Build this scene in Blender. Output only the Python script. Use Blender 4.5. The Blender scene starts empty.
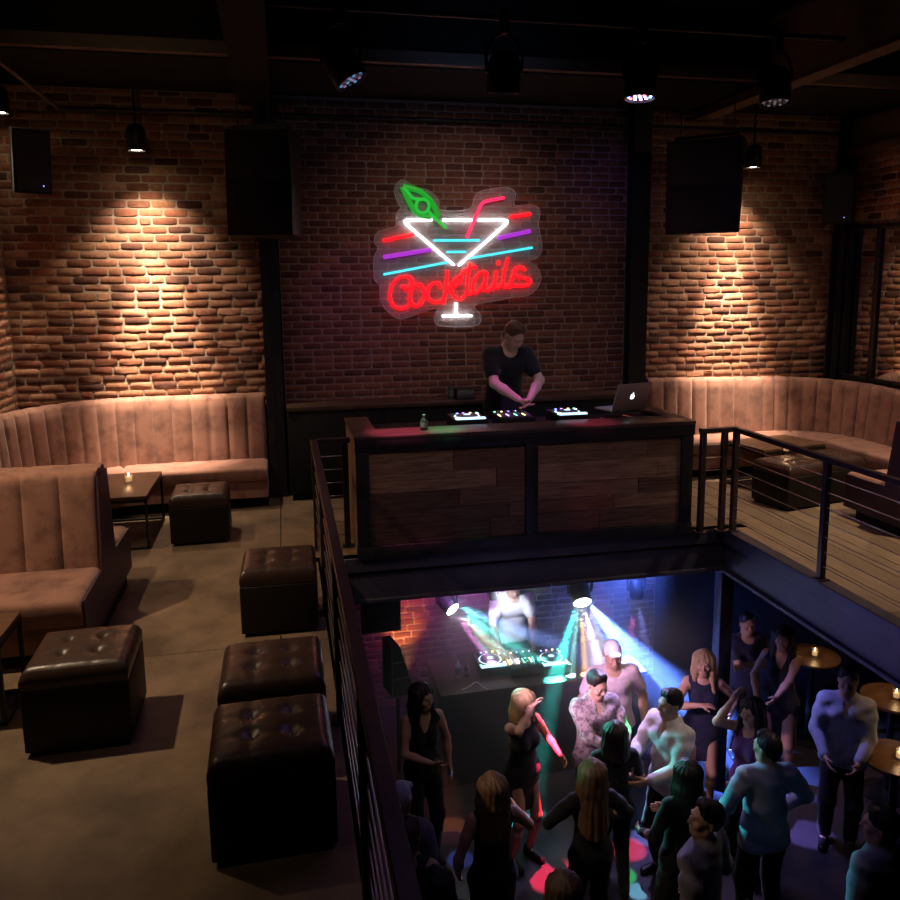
import bpy, bmesh, math, random
import numpy as np
from mathutils import Vector, Matrix

random.seed(7)
RNG = np.random.default_rng(11)
SC = bpy.context.scene
COL = SC.collection
PI = math.pi
rad = math.radians

# ------------------------------------------------------------------ camera
EYE = Vector((0.0, 0.0, 2.4))
FPX, CXP, CYP = 819.0, 466.7, 412.9
_p, _yw, _rl = rad(9.26), rad(12.59), rad(0.47)
_f = Vector((math.sin(_yw)*math.cos(_p), math.cos(_yw)*math.cos(_p), -math.sin(_p)))
_r = Vector((math.cos(_yw), -math.sin(_yw), 0))
_d = _f.cross(_r)
RIGHT = _r*math.cos(_rl) + _d*math.sin(_rl)
DOWN = _d*math.cos(_rl) - _r*math.sin(_rl)
FWD = _f
cd = bpy.data.cameras.new('camera')
cam = bpy.data.objects.new('camera', cd); COL.objects.link(cam)
cam.matrix_world = Matrix(((RIGHT.x, -DOWN.x, -FWD.x, EYE.x), (RIGHT.y, -DOWN.y, -FWD.y, EYE.y),
                           (RIGHT.z, -DOWN.z, -FWD.z, EYE.z), (0, 0, 0, 1)))
cd.sensor_width = 36.0; cd.lens = FPX/900*36
cd.shift_x = (450-CXP)/900; cd.shift_y = (CYP-450)/900
cd.clip_start = 0.05; cd.clip_end = 60
SC.camera = cam

# ------------------------------------------------------------------ view + world
SC.view_settings.view_transform = 'Standard'
SC.view_settings.look = 'None'
SC.view_settings.exposure = 0.0
SC.view_settings.gamma = 1.0
SC.view_settings.use_curve_mapping = False
W = bpy.data.worlds.new('world'); SC.world = W; W.use_nodes = True
W.node_tree.nodes['Background'].inputs[0].default_value = (0.35, 0.3, 0.4, 1)
W.node_tree.nodes['Background'].inputs[1].default_value = 0.009
SC.cycles.max_bounces = 6
SC.cycles.volume_bounces = 0
SC.cycles.use_denoising = True
SC.cycles.sample_clamp_indirect = 4.0

def spot(name, loc, target, watts, color, size_deg, blend=0.3, radius=0.03):
    l = bpy.data.lights.new(name, 'SPOT'); l.energy = watts; l.color = color
    l.spot_size = rad(size_deg); l.spot_blend = blend; l.shadow_soft_size = radius
    o = bpy.data.objects.new(name, l); COL.objects.link(o)
    o.location = loc
    o.rotation_euler = (Vector(target)-Vector(loc)).to_track_quat('-Z', 'Y').to_euler()
    return o
def area(name, loc, target, watts, color, sx, sy):
    l = bpy.data.lights.new(name, 'AREA'); l.energy = watts; l.color = color
    l.shape = 'RECTANGLE'; l.size = sx; l.size_y = sy
    o = bpy.data.objects.new(name, l); COL.objects.link(o)
    o.location = loc
    o.rotation_euler = (Vector(target)-Vector(loc)).to_track_quat('-Z', 'Y').to_euler()
    return o

WARM = (1.0, 0.77, 0.57)
# wall-washing cans (fixtures built further down, except for the last spot)
for _x in (-1.33, 5.45):
    spot('can_beam', (_x, 8.93, 3.66), (_x, 9.38, 2.5), 150, WARM, 50, 1.0, 0.04)
    spot('can_beam', (_x, 8.93, 3.66), (_x, 9.36, 0.8), 2100, WARM, 36, 1.0, 0.04)
    spot('can_beam', (_x, 8.93, 3.66), (_x, 9.36, 1.5), 230, WARM, 92, 1.0, 0.05)
spot('can_beam', (-2.54, 8.9, 3.97), (-2.62, 8.8, 0.4), 420, WARM, 38, 0.9, 0.05)
spot('can_beam', (6.75, 7.2, 3.7), (6.4, 7.2, 0.4), 160, WARM, 70, 0.9, 0.05)
# ceiling downlights over the seating, left and right
spot('downlight_and_fill', (-2.6, 4.95, 3.9), (-1.2, 5.3, 0.2), 440, (1.0, 0.72, 0.46), 68, 0.9, 0.05)
spot('downlight_and_fill', (-2.5, 7.5, 4.1), (-1.0, 7.6, 0.2), 200, (1.0, 0.72, 0.46), 70, 0.9, 0.05)
spot('downlight_and_fill', (-1.8, 3.0, 4.2), (-1.2, 3.6, 0.0), 22, (1.0, 0.72, 0.46), 70, 0.9, 0.06)
spot('downlight_and_fill', (5.9, 5.6, 4.1), (5.4, 6.2, 0.0), 480, (1.0, 0.74, 0.50), 70, 0.9, 0.06)
# LED pars over the booth
spot('par_beam', (0.55, 6.75, 3.78), (0.95, 7.05, 1.1), 900, (1.0, 0.15, 0.35), 14, 0.7, 0.05)
spot('par_beam', (0.62, 6.75, 3.78), (1.35, 7.05, 1.1), 1500, (0.1, 1.0, 0.45), 9, 0.7, 0.05)
spot('par_beam', (1.77, 6.75, 3.78), (2.22, 7.62, 1.15), 230, (0.75, 0.15, 1.0), 15, 0.6, 0.05)
spot('par_beam', (2.95, 6.65, 3.78), (2.75, 7.05, 1.1), 480, (1.0, 0.12, 0.3), 12, 0.6, 0.05)
spot('par_beam', (3.0, 6.65, 3.78), (2.9, 8.0, 1.2), 60, (0.2, 0.3, 1.0), 30, 0.8, 0.05)
spot('par_beam', (0.7, 7.0, 3.9), (0.9, 9.4, 2.0), 35, (0.8, 0.2, 0.9), 34, 1.0, 0.05)
spot('par_beam', (3.1, 7.0, 3.8), (3.75, 9.4, 3.4), 16, (0.3, 0.25, 1.0), 34, 1.0, 0.05)
spot('par_beam', (1.9, 7.0, 4.1), (1.9, 7.9, 4.45), 6, (0.25, 0.45, 1.0), 120, 0.8, 0.08)

spot('downlight_and_fill', (2.1, 3.4, 4.5), (2.1, 6.87, 0.7), 110, (1.0, 0.72, 0.5), 60, 0.9, 0.08)  # added warm fill to lift the booth front, no fixture there
spot('downlight_and_fill', (2.0, 7.3, 4.3), (2.0, 9.4, 1.9), 62, (1.0, 0.72, 0.58), 100, 1.0, 0.08)  # added wide fill to brighten the centre brick, no fixture there
spot('downlight_and_fill', (-1.2, 6.6, 4.15), (-1.2, 7.9, 4.42), 5, (1.0, 0.7, 0.45), 110, 0.9, 0.06)  # added upward spot to bring out the ceiling trim, left part
spot('downlight_and_fill', (5.9, 6.6, 4.0), (5.6, 8.0, 4.42), 4, (1.0, 0.7, 0.45), 110, 0.9, 0.06)  # added upward spot to bring out the ceiling trim, right part

# ------------------------------------------------------------------ pixel helpers (placement only)
def ray(u, v):
    return RIGHT*((u-CXP)/FPX) + DOWN*((v-CYP)/FPX) + FWD
def at_y(u, v, y):
    d = ray(u, v); return EYE + d*((y-EYE.y)/d.y)
def at_z(u, v, z):
    d = ray(u, v); return EYE + d*((z-EYE.z)/d.z)

# ------------------------------------------------------------------ materials
MATS = {}
def mat(name, color=(0.5, 0.5, 0.5), rough=0.6, metal=0.0, spec=0.4, noise=None, bump=None, sheen=0.0, coat=0.0,
        emit=None, strength=0.0, trans=0.0, attr=None, alpha=1.0, rough_noise=None):
    """noise=(scale, colour2, lo, hi[, stretch]); bump=(scale, strength, distance)"""
    if name in MATS: return MATS[name]
    m = bpy.data.materials.new(name); m.use_nodes = True; MATS[name] = m
    nt = m.node_tree; N = nt.nodes; L = nt.links
    b = N['Principled BSDF']
    b.inputs['Base Color'].default_value = (*color, 1)
    b.inputs['Roughness'].default_value = rough
    b.inputs['Metallic'].default_value = metal
    b.inputs['Specular IOR Level'].default_value = spec
    b.inputs['Sheen Weight'].default_value = sheen
    b.inputs['Coat Weight'].default_value = coat
    b.inputs['Transmission Weight'].default_value = trans
    b.inputs['Alpha'].default_value = alpha
    if emit:
        b.inputs['Emission Color'].default_value = (*emit, 1)
        b.inputs['Emission Strength'].default_value = strength
    tc = N.new('ShaderNodeTexCoord')
    csock = None
    if attr:
        a = N.new('ShaderNodeAttribute'); a.attribute_name = attr
        csock = a.outputs['Color']
    if noise:
        mp = N.new('ShaderNodeMapping'); L.new(tc.outputs['Object'], mp.inputs['Vector'])
        if len(noise) > 4: mp.inputs['Scale'].default_value = noise[4]
        n = N.new('ShaderNodeTexNoise'); n.inputs['Scale'].default_value = noise[0]
        n.inputs['Detail'].default_value = 6; n.inputs['Roughness'].default_value = 0.62
        L.new(mp.outputs['Vector'], n.inputs['Vector'])
        r = N.new('ShaderNodeMapRange'); L.new(n.outputs['Fac'], r.inputs['Value'])
        r.inputs['From Min'].default_value = noise[2]; r.inputs['From Max'].default_value = noise[3]
        mx = N.new('ShaderNodeMix'); mx.data_type = 'RGBA'
        L.new(r.outputs['Result'], mx.inputs['Factor'])
        if csock:
            mul = N.new('ShaderNodeMix'); mul.data_type = 'RGBA'; mul.blend_type = 'MULTIPLY'; mul.inputs['Factor'].default_value = 1
            L.new(csock, mul.inputs['A']); mul.inputs['B'].default_value = (*noise[1], 1)
            L.new(csock, mx.inputs['A']); L.new(mul.outputs['Result'], mx.inputs['B'])
        else:
            mx.inputs['A'].default_value = (*color, 1); mx.inputs['B'].default_value = (*noise[1], 1)
        csock = mx.outputs['Result']
        if rough_noise:
            rr = N.new('ShaderNodeMapRange'); L.new(n.outputs['Fac'], rr.inputs['Value'])
            rr.inputs['From Min'].default_value = 0.3; rr.inputs['From Max'].default_value = 0.7
            rr.inputs['To Min'].default_value = rough_noise[0]; rr.inputs['To Max'].default_value = rough_noise[1]
            L.new(rr.outputs['Result'], b.inputs['Roughness'])
    if csock: L.new(csock, b.inputs['Base Color'])
    if bump:
        n2 = N.new('ShaderNodeTexNoise'); n2.inputs['Scale'].default_value = bump[0]; n2.inputs['Detail'].default_value = 5
        L.new(tc.outputs['Object'], n2.inputs['Vector'])
        bp = N.new('ShaderNodeBump'); bp.inputs['Strength'].default_value = bump[1]; bp.inputs['Distance'].default_value = bump[2]
        L.new(n2.outputs['Fac'], bp.inputs['Height']); L.new(bp.outputs['Normal'], b.inputs['Normal'])
    return m

M_BRICK = mat('old_brick', rough=0.88, spec=0.2, attr='tone', noise=(34, (0.55, 0.5, 0.48), 0.35, 0.75), bump=(90, 0.5, 0.004))
M_MORTAR = mat('mortar', (0.42, 0.33, 0.25), 0.95, spec=0.1, noise=(20, (0.30, 0.23, 0.17), 0.3, 0.7), bump=(70, 0.6, 0.005))
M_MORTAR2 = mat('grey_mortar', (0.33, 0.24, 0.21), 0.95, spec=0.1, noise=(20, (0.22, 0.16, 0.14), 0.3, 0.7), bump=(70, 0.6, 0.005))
M_STEEL = mat('black_steel', (0.014, 0.014, 0.018), 0.45, 0.3, noise=(9, (0.03, 0.028, 0.032), 0.4, 0.7))
M_RAIL = mat('rail_steel', (0.045, 0.03, 0.034), 0.38, 0.5, noise=(12, (0.075, 0.05, 0.05), 0.4, 0.7))
M_CABLE = mat('steel_cable', (0.42, 0.36, 0.32), 0.35, 0.9)
M_FASCIA = mat('fascia_steel', (0.035, 0.033, 0.05), 0.5, 0.2, noise=(3, (0.06, 0.055, 0.075), 0.35, 0.7))
M_CONC = mat('concrete', (0.215, 0.148, 0.092), 0.5, spec=0.3, noise=(1.5, (0.10, 0.069, 0.043), 0.38, 0.62), bump=(16, 0.12, 0.01), rough_noise=(0.42, 0.68))
M_DECK = mat('deck_board', rough=0.55, spec=0.3, attr='tone', noise=(5, (0.62, 0.58, 0.52), 0.35, 0.7, (6, 0.5, 1)), bump=(40, 0.15, 0.004))
M_BLACK = mat('matt_black', (0.009, 0.009, 0.010), 0.85, spec=0.2, noise=(5, (0.013, 0.012, 0.013), 0.4, 0.7))
M_CEIL = mat('ceiling_black', (0.012, 0.010, 0.010), 0.9, spec=0.1, noise=(3, (0.018, 0.016, 0.014), 0.4, 0.7))
M_BEAMP = mat('painted_beam', (0.10, 0.062, 0.04), 0.6, noise=(4, (0.06, 0.04, 0.028), 0.35, 0.7))
M_VELVET = mat('velvet', (0.285, 0.142, 0.10), 0.75, spec=0.2, sheen=0.22, noise=(5.2, (0.145, 0.068, 0.05), 0.46, 0.68), bump=(14, 0.15, 0.012))
M_VINYL = mat('plum_vinyl', (0.06, 0.032, 0.045), 0.5, noise=(8, (0.045, 0.022, 0.034), 0.4, 0.7))
M_LEATHER = mat('brown_leather', (0.05, 0.026, 0.018), 0.33, spec=0.55, noise=(26, (0.03, 0.016, 0.011), 0.4, 0.65), bump=(60, 0.12, 0.004), rough_noise=(0.26, 0.46))
M_LEATHER_SHADE = mat('shaded_leather', (0.011, 0.007, 0.006), 0.55, spec=0.3, noise=(26, (0.008, 0.005, 0.004), 0.4, 0.65), bump=(60, 0.12, 0.004))  # same leather darkened, shade of the cube sides put into the colour
M_WOODTOP = mat('dark_walnut', (0.16, 0.085, 0.046), 0.35, noise=(7, (0.07, 0.036, 0.02), 0.35, 0.65, (1, 8, 1)), bump=(50, 0.05, 0.002))
M_PLANK = mat('reclaimed_plank', rough=0.6, spec=0.3, attr='tone', noise=(6, (0.4, 0.36, 0.34), 0.38, 0.66, (0.6, 6, 8)), bump=(45, 0.2, 0.004))
M_COUNTER = mat('counter_wood', (0.085, 0.05, 0.038), 0.4, noise=(5, (0.04, 0.024, 0.02), 0.35, 0.65, (0.8, 7, 1)))
M_PLASTIC = mat('black_plastic', (0.006, 0.006, 0.007), 0.45, noise=(30, (0.009, 0.009, 0.010), 0.4, 0.7))
M_GRILLE = mat('speaker_grille', (0.010, 0.010, 0.012), 0.75, noise=(220, (0.022, 0.022, 0.026), 0.45, 0.6))
M_MIRROR = mat('mirror_glass', (0.82, 0.80, 0.78), 0.02, 1.0)
M_GLASS = mat('clear_glass', (0.95, 0.95, 0.95), 0.03, trans=0.95)
M_BULB = mat('bulb_glow', (1, 1, 1), emit=(1.0, 0.82, 0.6), strength=30)
M_LEDWHITE = mat('led_white', (0, 0, 0), emit=(0.6, 0.75, 1.0), strength=5)

# ------------------------------------------------------------------ mesh helpers
class MB:
    def __init__(s): s.bm = bmesh.new()
    def box(s, x0, x1, y0, y1, z0, z1, bev=0.0, seg=2, M=None):
        g = bmesh.ops.create_cube(s.bm, size=1.0)['verts']
        T = Matrix.Translation(((x0+x1)/2, (y0+y1)/2, (z0+z1)/2)) @ Matrix.Diagonal((abs(x1-x0), abs(y1-y0), abs(z1-z0), 1))
        bmesh.ops.transform(s.bm, matrix=T, verts=g)
        if bev > 0:
            es = list({e for v in g for e in v.link_edges})
            r = bmesh.ops.bevel(s.bm, geom=es, offset=bev, segments=seg, profile=0.5, affect='EDGES')
            g = list({v for f in r['faces'] for v in f.verts} | {v for v in g if v.is_valid})
        if M is not None: bmesh.ops.transform(s.bm, matrix=M, verts=g)
        return s
    def cyl(s, p0, p1, r0, r1=None, n=16, caps=True):
        p0, p1 = Vector(p0), Vector(p1); r1 = r0 if r1 is None else r1
        q = (p1-p0).to_track_quat('Z', 'Y')
        a = [s.bm.verts.new(p0 + q @ Vector((r0*math.cos(2*PI*i/n), r0*math.sin(2*PI*i/n), 0))) for i in range(n)]
        b = [s.bm.verts.new(p1 + q @ Vector((r1*math.cos(2*PI*i/n), r1*math.sin(2*PI*i/n), 0))) for i in range(n)]
        for i in range(n): s.bm.faces.new((a[i], a[(i+1) % n], b[(i+1) % n], b[i]))
        if caps:
            s.bm.faces.new(a[::-1]); s.bm.faces.new(b)
        return s
    def tube(s, pts, r, n=8):
        P = [Vector(p) for p in pts]
        rings = []; up = None
        for i, p in enumerate(P):
            t = (P[min(i+1, len(P)-1)] - P[max(i-1, 0)]).normalized()
            if up is None:
                up = Vector((0, 0, 1)) if abs(t.z) < 0.9 else Vector((0, 1, 0))
            side = t.cross(up).normalized(); up = side.cross(t).normalized()
            rr = r[i] if hasattr(r, '__len__') else r
            rings.append([s.bm.verts.new(p + (side*math.cos(2*PI*k/n) + up*math.sin(2*PI*k/n))*rr) for k in range(n)])
        for a, b in zip(rings, rings[1:]):
            for k in range(n): s.bm.faces.new((a[k], a[(k+1) % n], b[(k+1) % n], b[k]))
        s.bm.faces.new(rings[0][::-1]); s.bm.faces.new(rings[-1])
        return s
    def lathe(s, prof, c=(0, 0, 0), n=24, caps=True):
        c = Vector(c)
        rings = [[s.bm.verts.new(c + Vector((r*math.cos(2*PI*k/n), r*math.sin(2*PI*k/n), z))) for k in range(n)] for r, z in prof]
        for a, b in zip(rings, rings[1:]):
            for k in range(n): s.bm.faces.new((a[k], a[(k+1) % n], b[(k+1) % n], b[k]))
        if caps:
            s.bm.faces.new(rings[0][::-1]); s.bm.faces.new(rings[-1])
        return s
    def prism(s, poly, z0, z1, M=None):
        a = [s.bm.verts.new((x, y, z0)) for x, y in poly]; b = [s.bm.verts.new((x, y, z1)) for x, y in poly]
        n = len(poly)
        for i in range(n): s.bm.faces.new((a[i], a[(i+1) % n], b[(i+1) % n], b[i]))
        s.bm.faces.new(a[::-1]); s.bm.faces.new(b)
        if M is not None: bmesh.ops.transform(s.bm, matrix=M, verts=a+b)
        return s
    def grid(s, pts, closed_u=False, caps=False):
        """pts[i][j] rows of points"""
        R = [[s.bm.verts.new(p) for p in row] for row in pts]
        nu, nv = len(R), len(R[0])
        for i in range(nu if closed_u else nu-1):
            for j in range(nv-1):
                s.bm.faces.new((R[i][j], R[(i+1) % nu][j], R[(i+1) % nu][j+1], R[i][j+1]))
        return R
    def build(s, name, m, parent=None, smooth=38, M=None):
        bmesh.ops.recalc_face_normals(s.bm, faces=s.bm.faces[:])
        me = bpy.data.meshes.new(name); s.bm.to_mesh(me); s.bm.free()
        return link_mesh(name, me, m, parent, smooth, M)

def link_mesh(name, me, m, parent=None, smooth=38, M=None):
    for x in (m if isinstance(m, (list, tuple)) else [m]): me.materials.append(x)
    if smooth:
        me.polygons.foreach_set('use_smooth', np.ones(len(me.polygons), dtype=bool))
        me.set_sharp_from_angle(angle=rad(smooth))
    o = bpy.data.objects.new(name, me); COL.objects.link(o)
    if parent is not None: o.parent = parent
    if M is not None: o.matrix_local = M
    return o

def np_mesh(name, V, F, m, parent=None, tone=None, smooth=38, mat_index=None):
    me = bpy.data.meshes.new(name)
    V = np.asarray(V, dtype=np.float32); F = np.asarray(F, dtype=np.int32)
    me.vertices.add(len(V)); me.vertices.foreach_set('co', V.ravel())
    me.loops.add(F.size); me.loops.foreach_set('vertex_index', F.ravel())
    me.polygons.add(len(F)); k = F.shape[1]
    me.polygons.foreach_set('loop_start', np.arange(0, F.size, k, dtype=np.int32))
    if mat_index is not None: me.polygons.foreach_set('material_index', np.asarray(mat_index, dtype=np.int32))
    me.update(calc_edges=True)
    if tone is not None:
        a = me.color_attributes.new('tone', 'FLOAT_COLOR', 'POINT')
        a.data.foreach_set('color', np.asarray(tone, dtype=np.float32).ravel())
    me.validate()
    return link_mesh(name, me, m, parent, smooth)

def tag(o, label=None, cat=None, group=None, kind=None):
    if label: o['label'] = label
    if cat: o['category'] = cat
    if group: o['group'] = group
    if kind: o['kind'] = kind
    return o
def struct(o, label=None, cat=None):
    o['kind'] = 'structure'
    if label: o['label'] = label
    if cat: o['category'] = cat
    return o
def thing(name, label, cat, loc=(0, 0, 0), rz=0.0, group=None):
    o = bpy.data.objects.new(name, None); COL.objects.link(o)
    o.location = loc; o.rotation_euler = (0, 0, rz); o.empty_display_size = 0.1
    return tag(o, label, cat, group)
def dup(root, loc=None, rz=None, label=None, group=None):
    def cp(o, par):
        c = o.copy(); COL.objects.link(c)
        if par is not None: c.parent = par
        for ch in kids.get(o, ()): cp(ch, c)
        return c
    kids = {}
    for o in list(COL.objects):
        if o.parent: kids.setdefault(o.parent, []).append(o)
    r = cp(root, None)
    if loc is not None: r.location = loc
    if rz is not None: r.rotation_euler = (0, 0, rz)
    if label: r['label'] = label
    if group: r['group'] = group
    return r

# ------------------------------------------------------------------ brick walls
PALETTE = np.array([(0.35, 0.175, 0.10), (0.31, 0.145, 0.082), (0.37, 0.19, 0.115), (0.26, 0.115, 0.068), (0.33, 0.16, 0.09),
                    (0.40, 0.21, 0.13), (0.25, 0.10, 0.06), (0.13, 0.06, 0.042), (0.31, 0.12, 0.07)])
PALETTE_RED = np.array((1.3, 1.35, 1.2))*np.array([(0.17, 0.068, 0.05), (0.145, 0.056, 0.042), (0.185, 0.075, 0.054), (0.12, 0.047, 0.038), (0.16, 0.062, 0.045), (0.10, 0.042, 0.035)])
def brick_wall(name, o, ud, nd, U1, Z0, Z1, rough=1.0, pal=PALETTE, L=0.22, H=0.0795, J=0.013, holes=(), mort=None):
    """bricks from origin o along ud (length U1), facing nd, between heights Z0 and Z1; mortar plane behind them"""
    o, ud, nd = np.array(o, float), np.array(ud, float), np.array(nd, float)
    zd = np.array((0, 0, 1.0)); V = []; F = []; T = []; MI = []
    rows = int(math.ceil((Z1-Z0)/H))
    c = np.array([(-1, -.62), (-.86, -1), (0, -1.03), (.86, -1), (1, -.62), (1, .62), (.86, 1), (0, 1.03), (-.86, 1), (-1, .62)])
    n = len(c)
    for r in range(rows):
        zb, zt = Z0+r*H, min(Z0+(r+1)*H, Z1)
        if zt-zb < 0.03: continue
        u = -(r % 2)*L/2 - RNG.random()*0.05*rough
        while u < U1:
            ln = L*(1+RNG.normal()*0.10*rough)
            if RNG.random() < 0.12*rough: ln *= 0.52
            a, b = max(u, 0), min(u+ln, U1); u += ln
            if b-a < 0.045: continue
            if any(a < h[1] and b > h[0] and zb < h[3] and zt > h[2] for h in holes): continue
            j = J*(0.75+0.5*RNG.random())
            hw, hh = (b-a-j)/2, (zt-zb-j)/2*(1-0.08*rough*RNG.random())
            cu, cz = (a+b)/2, (zb+zt)/2 + RNG.normal()*0.0018*rough
            dep = 0.004+0.002*RNG.random()+rough*0.009*RNG.random()
            bev = 0.003+0.004*rough*RNG.random()
            tilt = RNG.normal()*0.004*rough; rot = RNG.normal()*0.008*rough
            base = len(V)
            for k, (d, ins) in enumerate(((-0.02, 0), (dep-bev, 0), (dep, bev*1.1))):
                for (x, y) in c:
                    jx, jy = RNG.normal(size=2)*0.0022*rough
                    uu = x*(hw-ins)+jx; zz = y*(hh-ins)+jy
                    dd = d + (tilt*y + 0.003*rough*RNG.normal() if k else 0)
                    V.append(o+ud*(cu+uu-rot*zz)+zd*(cz+zz+rot*uu)+nd*dd)
            V.append(o+ud*cu+zd*cz+nd*(dep+0.002*rough*RNG.normal()))
            for k in range(2):
                for i in range(n):
                    p, q = base+k*n+i, base+k*n+(i+1) % n
                    F.append((p, q, q+n, p+n))
            for i in range(0, n, 2):
                p = base+2*n
                F.append((p+i, p+(i+1) % n, p+(i+2) % n, base+3*n))
            t = pal[RNG.integers(len(pal))]*(0.82+0.36*RNG.random())
            T.extend([(*t, 1)]*(3*n+1)); MI.extend([0]*(2*n+n//2))
    base = len(V)
    for (uu, zz) in ((0, Z0), (U1, Z0), (U1, Z1), (0, Z1)): V.append(o+ud*uu+zd*zz)
    F.append((base, base+1, base+2, base+3)); MI.append(1); T.extend([(0.2, 0.16, 0.13, 1)]*4)
    # solid backing behind the mortar
    return struct(np_mesh(name, V, F, [M_BRICK, mort or M_MORTAR], tone=T, smooth=50, mat_index=MI))

YW = 9.4
brick_wall('wall_back', (-2.77, YW, 0), (1, 0, 0), (0, -1, 0), 2.57, 0.2, 4.36, 0.36, L=0.25, H=0.0872, J=0.017)
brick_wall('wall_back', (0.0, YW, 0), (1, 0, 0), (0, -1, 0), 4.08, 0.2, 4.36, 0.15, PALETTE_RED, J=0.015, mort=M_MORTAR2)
brick_wall('wall_back', (4.30, YW, 0), (1, 0, 0), (0, -1, 0), 2.60, 0.2, 4.36, 0.36, L=0.25, H=0.0872, J=0.017)
brick_wall('wall_left', (-2.77, 4.6, 0), (0, 1, 0), (1, 0, 0), 4.8, 0.2, 4.36, 0.4, L=0.25, H=0.0872, J=0.017)
brick_wall('wall_right', (7.10, 5.0, 0), (0, 1, 0), (-1, 0, 0), 4.4, 0.2, 3.95, 0.4, L=0.25, H=0.0872, J=0.017)
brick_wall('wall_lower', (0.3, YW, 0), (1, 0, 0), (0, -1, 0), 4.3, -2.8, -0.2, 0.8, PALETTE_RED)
# backing slabs so that nothing shines through
b = MB(); b.box(-3.0, 7.35, YW+0.001, YW+0.25, -2.8, 5.2); struct(b.build('wall_back_core', M_BLACK))
b = MB(); b.box(-3.0, -2.771, -2.5, YW+0.2, 0, 5.2); struct(b.build('wall_left_core', M_BLACK))
b = MB(); b.box(7.101, 7.35, -2.5, YW+0.2, 0, 5.2); struct(b.build('wall_right_core', M_BLACK))
b = MB(); b.box(-3.0, 7.35, -2.75, -2.5, -2.8, 5.2); struct(b.build('wall_front', M_BLACK))

# ------------------------------------------------------------------ floors
XV0, XV1, YV = 0.30, 4.10, 6.90      # the open well
b = MB()
sl = [(-2.77, 0.28, -2.4, 1.4), (-2.77, 0.28, 1.4, 5.33), (-2.77, -0.10, 5.33, 9.4), (-0.10, 0.28, 5.33, 9.4)]
for x0, x1, y0, y1 in sl: b.box(x0+.003, x1-.003, y0+.003, y1-.003, -0.10, 0.0, 0.002, 1)
b.box(0.285, 4.18, YV+0.02, 9.4, -0.10, 0.0)
struct(b.build('floor', M_CONC))
b = MB(); b.box(-2.77, 0.28, -2.4, 9.4, -0.16, -0.101); b.box(0.28, 4.18, YV+0.02, 9.4, -0.16, -0.101); b.box(4.18, 7.1, -2.4, 9.4, -0.16, -0.031)
struct(b.build('ceiling_lower', M_CEIL))
V, F, T = [], [], []
x = 4.19; k = 0
while x < 7.09:
    w = min(0.192, 7.1-x)
    yb = -2.4; 
    while yb < 9.4:
        ye = min(9.4, yb + 2.2+2.0*RNG.random())
        g = 0.0022; bs = len(V)
        for zz in (-0.03, -0.002, 0.0):
            ii = 0.0 if zz < 0 else 0.003
            for (px, py) in ((x+g+ii, yb+g), (x+w-g-ii, yb+g), (x+w-g-ii, ye-g), (x+g+ii, ye-g)): V.append((px, py, zz))
        for q in (0, 4):
            for i in range(4): F.append((bs+q+i, bs+q+(i+1) % 4, bs+q+4+(i+1) % 4, bs+q+4+i))
        F.append((bs+8, bs+9, bs+10, bs+11))
        t = np.array((0.25, 0.178, 0.118))*(0.8+0.4*RNG.random()); T.extend([(*t, 1)]*12)
        yb = ye
    x += 0.195
struct(np_mesh('floor_deck', V, F, M_DECK, tone=T, smooth=20))
M_DANCE = mat('dance_floor', (0.055, 0.045, 0.055), 0.35, noise=(2.5, (0.03, 0.026, 0.034), 0.35, 0.7), rough_noise=(0.25, 0.5))
b = MB(); b.box(-3.0, 7.35, -2.5, 9.4, -2.95, -2.8); struct(b.build('floor_lower', M_DANCE))
b = MB(); b.box(-3.0, -2.77, -2.5, 9.4, -2.8, -0.16); struct(b.build('wall_lower_left', M_BLACK))
b = MB(); b.box(7.1, 7.35, -2.5, 9.4, -2.8, -0.16); struct(b.build('wall_lower_right', M_BLACK))

# steel channel beams around the well
def channel(name, length, M, m=M_FASCIA, depth=0.43, top=0.0):
    """channel section facing -y, running along +x from 0"""
    b = MB()
    b.box(0, length, 0.0, 0.12, top-0.13, top+0.0, 0.004, 1)
    b.box(0, length, 0.035, 0.12, top-depth+0.03, top-0.135)
    b.box(0, length, -0.005, 0.12, top-depth, top-depth+0.035, 0.004, 1)
    return struct(b.build(name, m, M=M))
channel('trim_1', 4.3, Matrix.Translation((0.05, YV, 0.0)), depth=0.42)
channel('trim_2', 9.3, Matrix.Translation((4.07, YV, 0)) @ Matrix.Rotation(-PI/2, 4, 'Z'))
channel('trim_3', 9.3, Matrix.Translation((0.33, YV-9.3, 0)) @ Matrix.Rotation(PI/2, 4, 'Z'))
b = MB(); b.box(4.11, 4.25, 6.95, 7.09, -2.8, -0.16, 0.01); struct(b.build('column_lower', M_STEEL))

# ------------------------------------------------------------------ columns, ceiling, beams, pipes
def column(name, x0, x1, y0, z0=0.0):
    b = MB(); w = x1-x0
    b.box(x0, x1, y0, y0+0.02, z0, 4.36, 0.002, 1); b.box(x0, x1, YW-0.03, YW-0.005, z0, 4.36)
    b.box((x0+x1)/2-0.012, (x0+x1)/2+0.012, y0, YW-0.01, z0, 4.36)
    b.box(x0-0.005, x1+0.005, y0-0.03, YW, z0, z0+0.04)
    return struct(b.build(name, M_STEEL))
column('column', -0.205, -0.02, 9.22); column('column', 4.08, 4.30, 9.22); column('column', 6.90, 7.08, 9.24)
b = MB(); b.box(-3.0, 7.35, -2.5, 9.6, 5.05, 5.2); struct(b.build('ceiling', M_CEIL))
b = MB(); b.box(-2.77, 7.1, 8.0, 9.4, 4.36, 5.04); struct(b.build('ceiling_soffit', M_CEIL))
b = MB(); b.box(-2.77, 7.1, 7.90, 7.998, 4.375, 4.485)
struct(b.build('trim_4', M_BEAMP))
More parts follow.
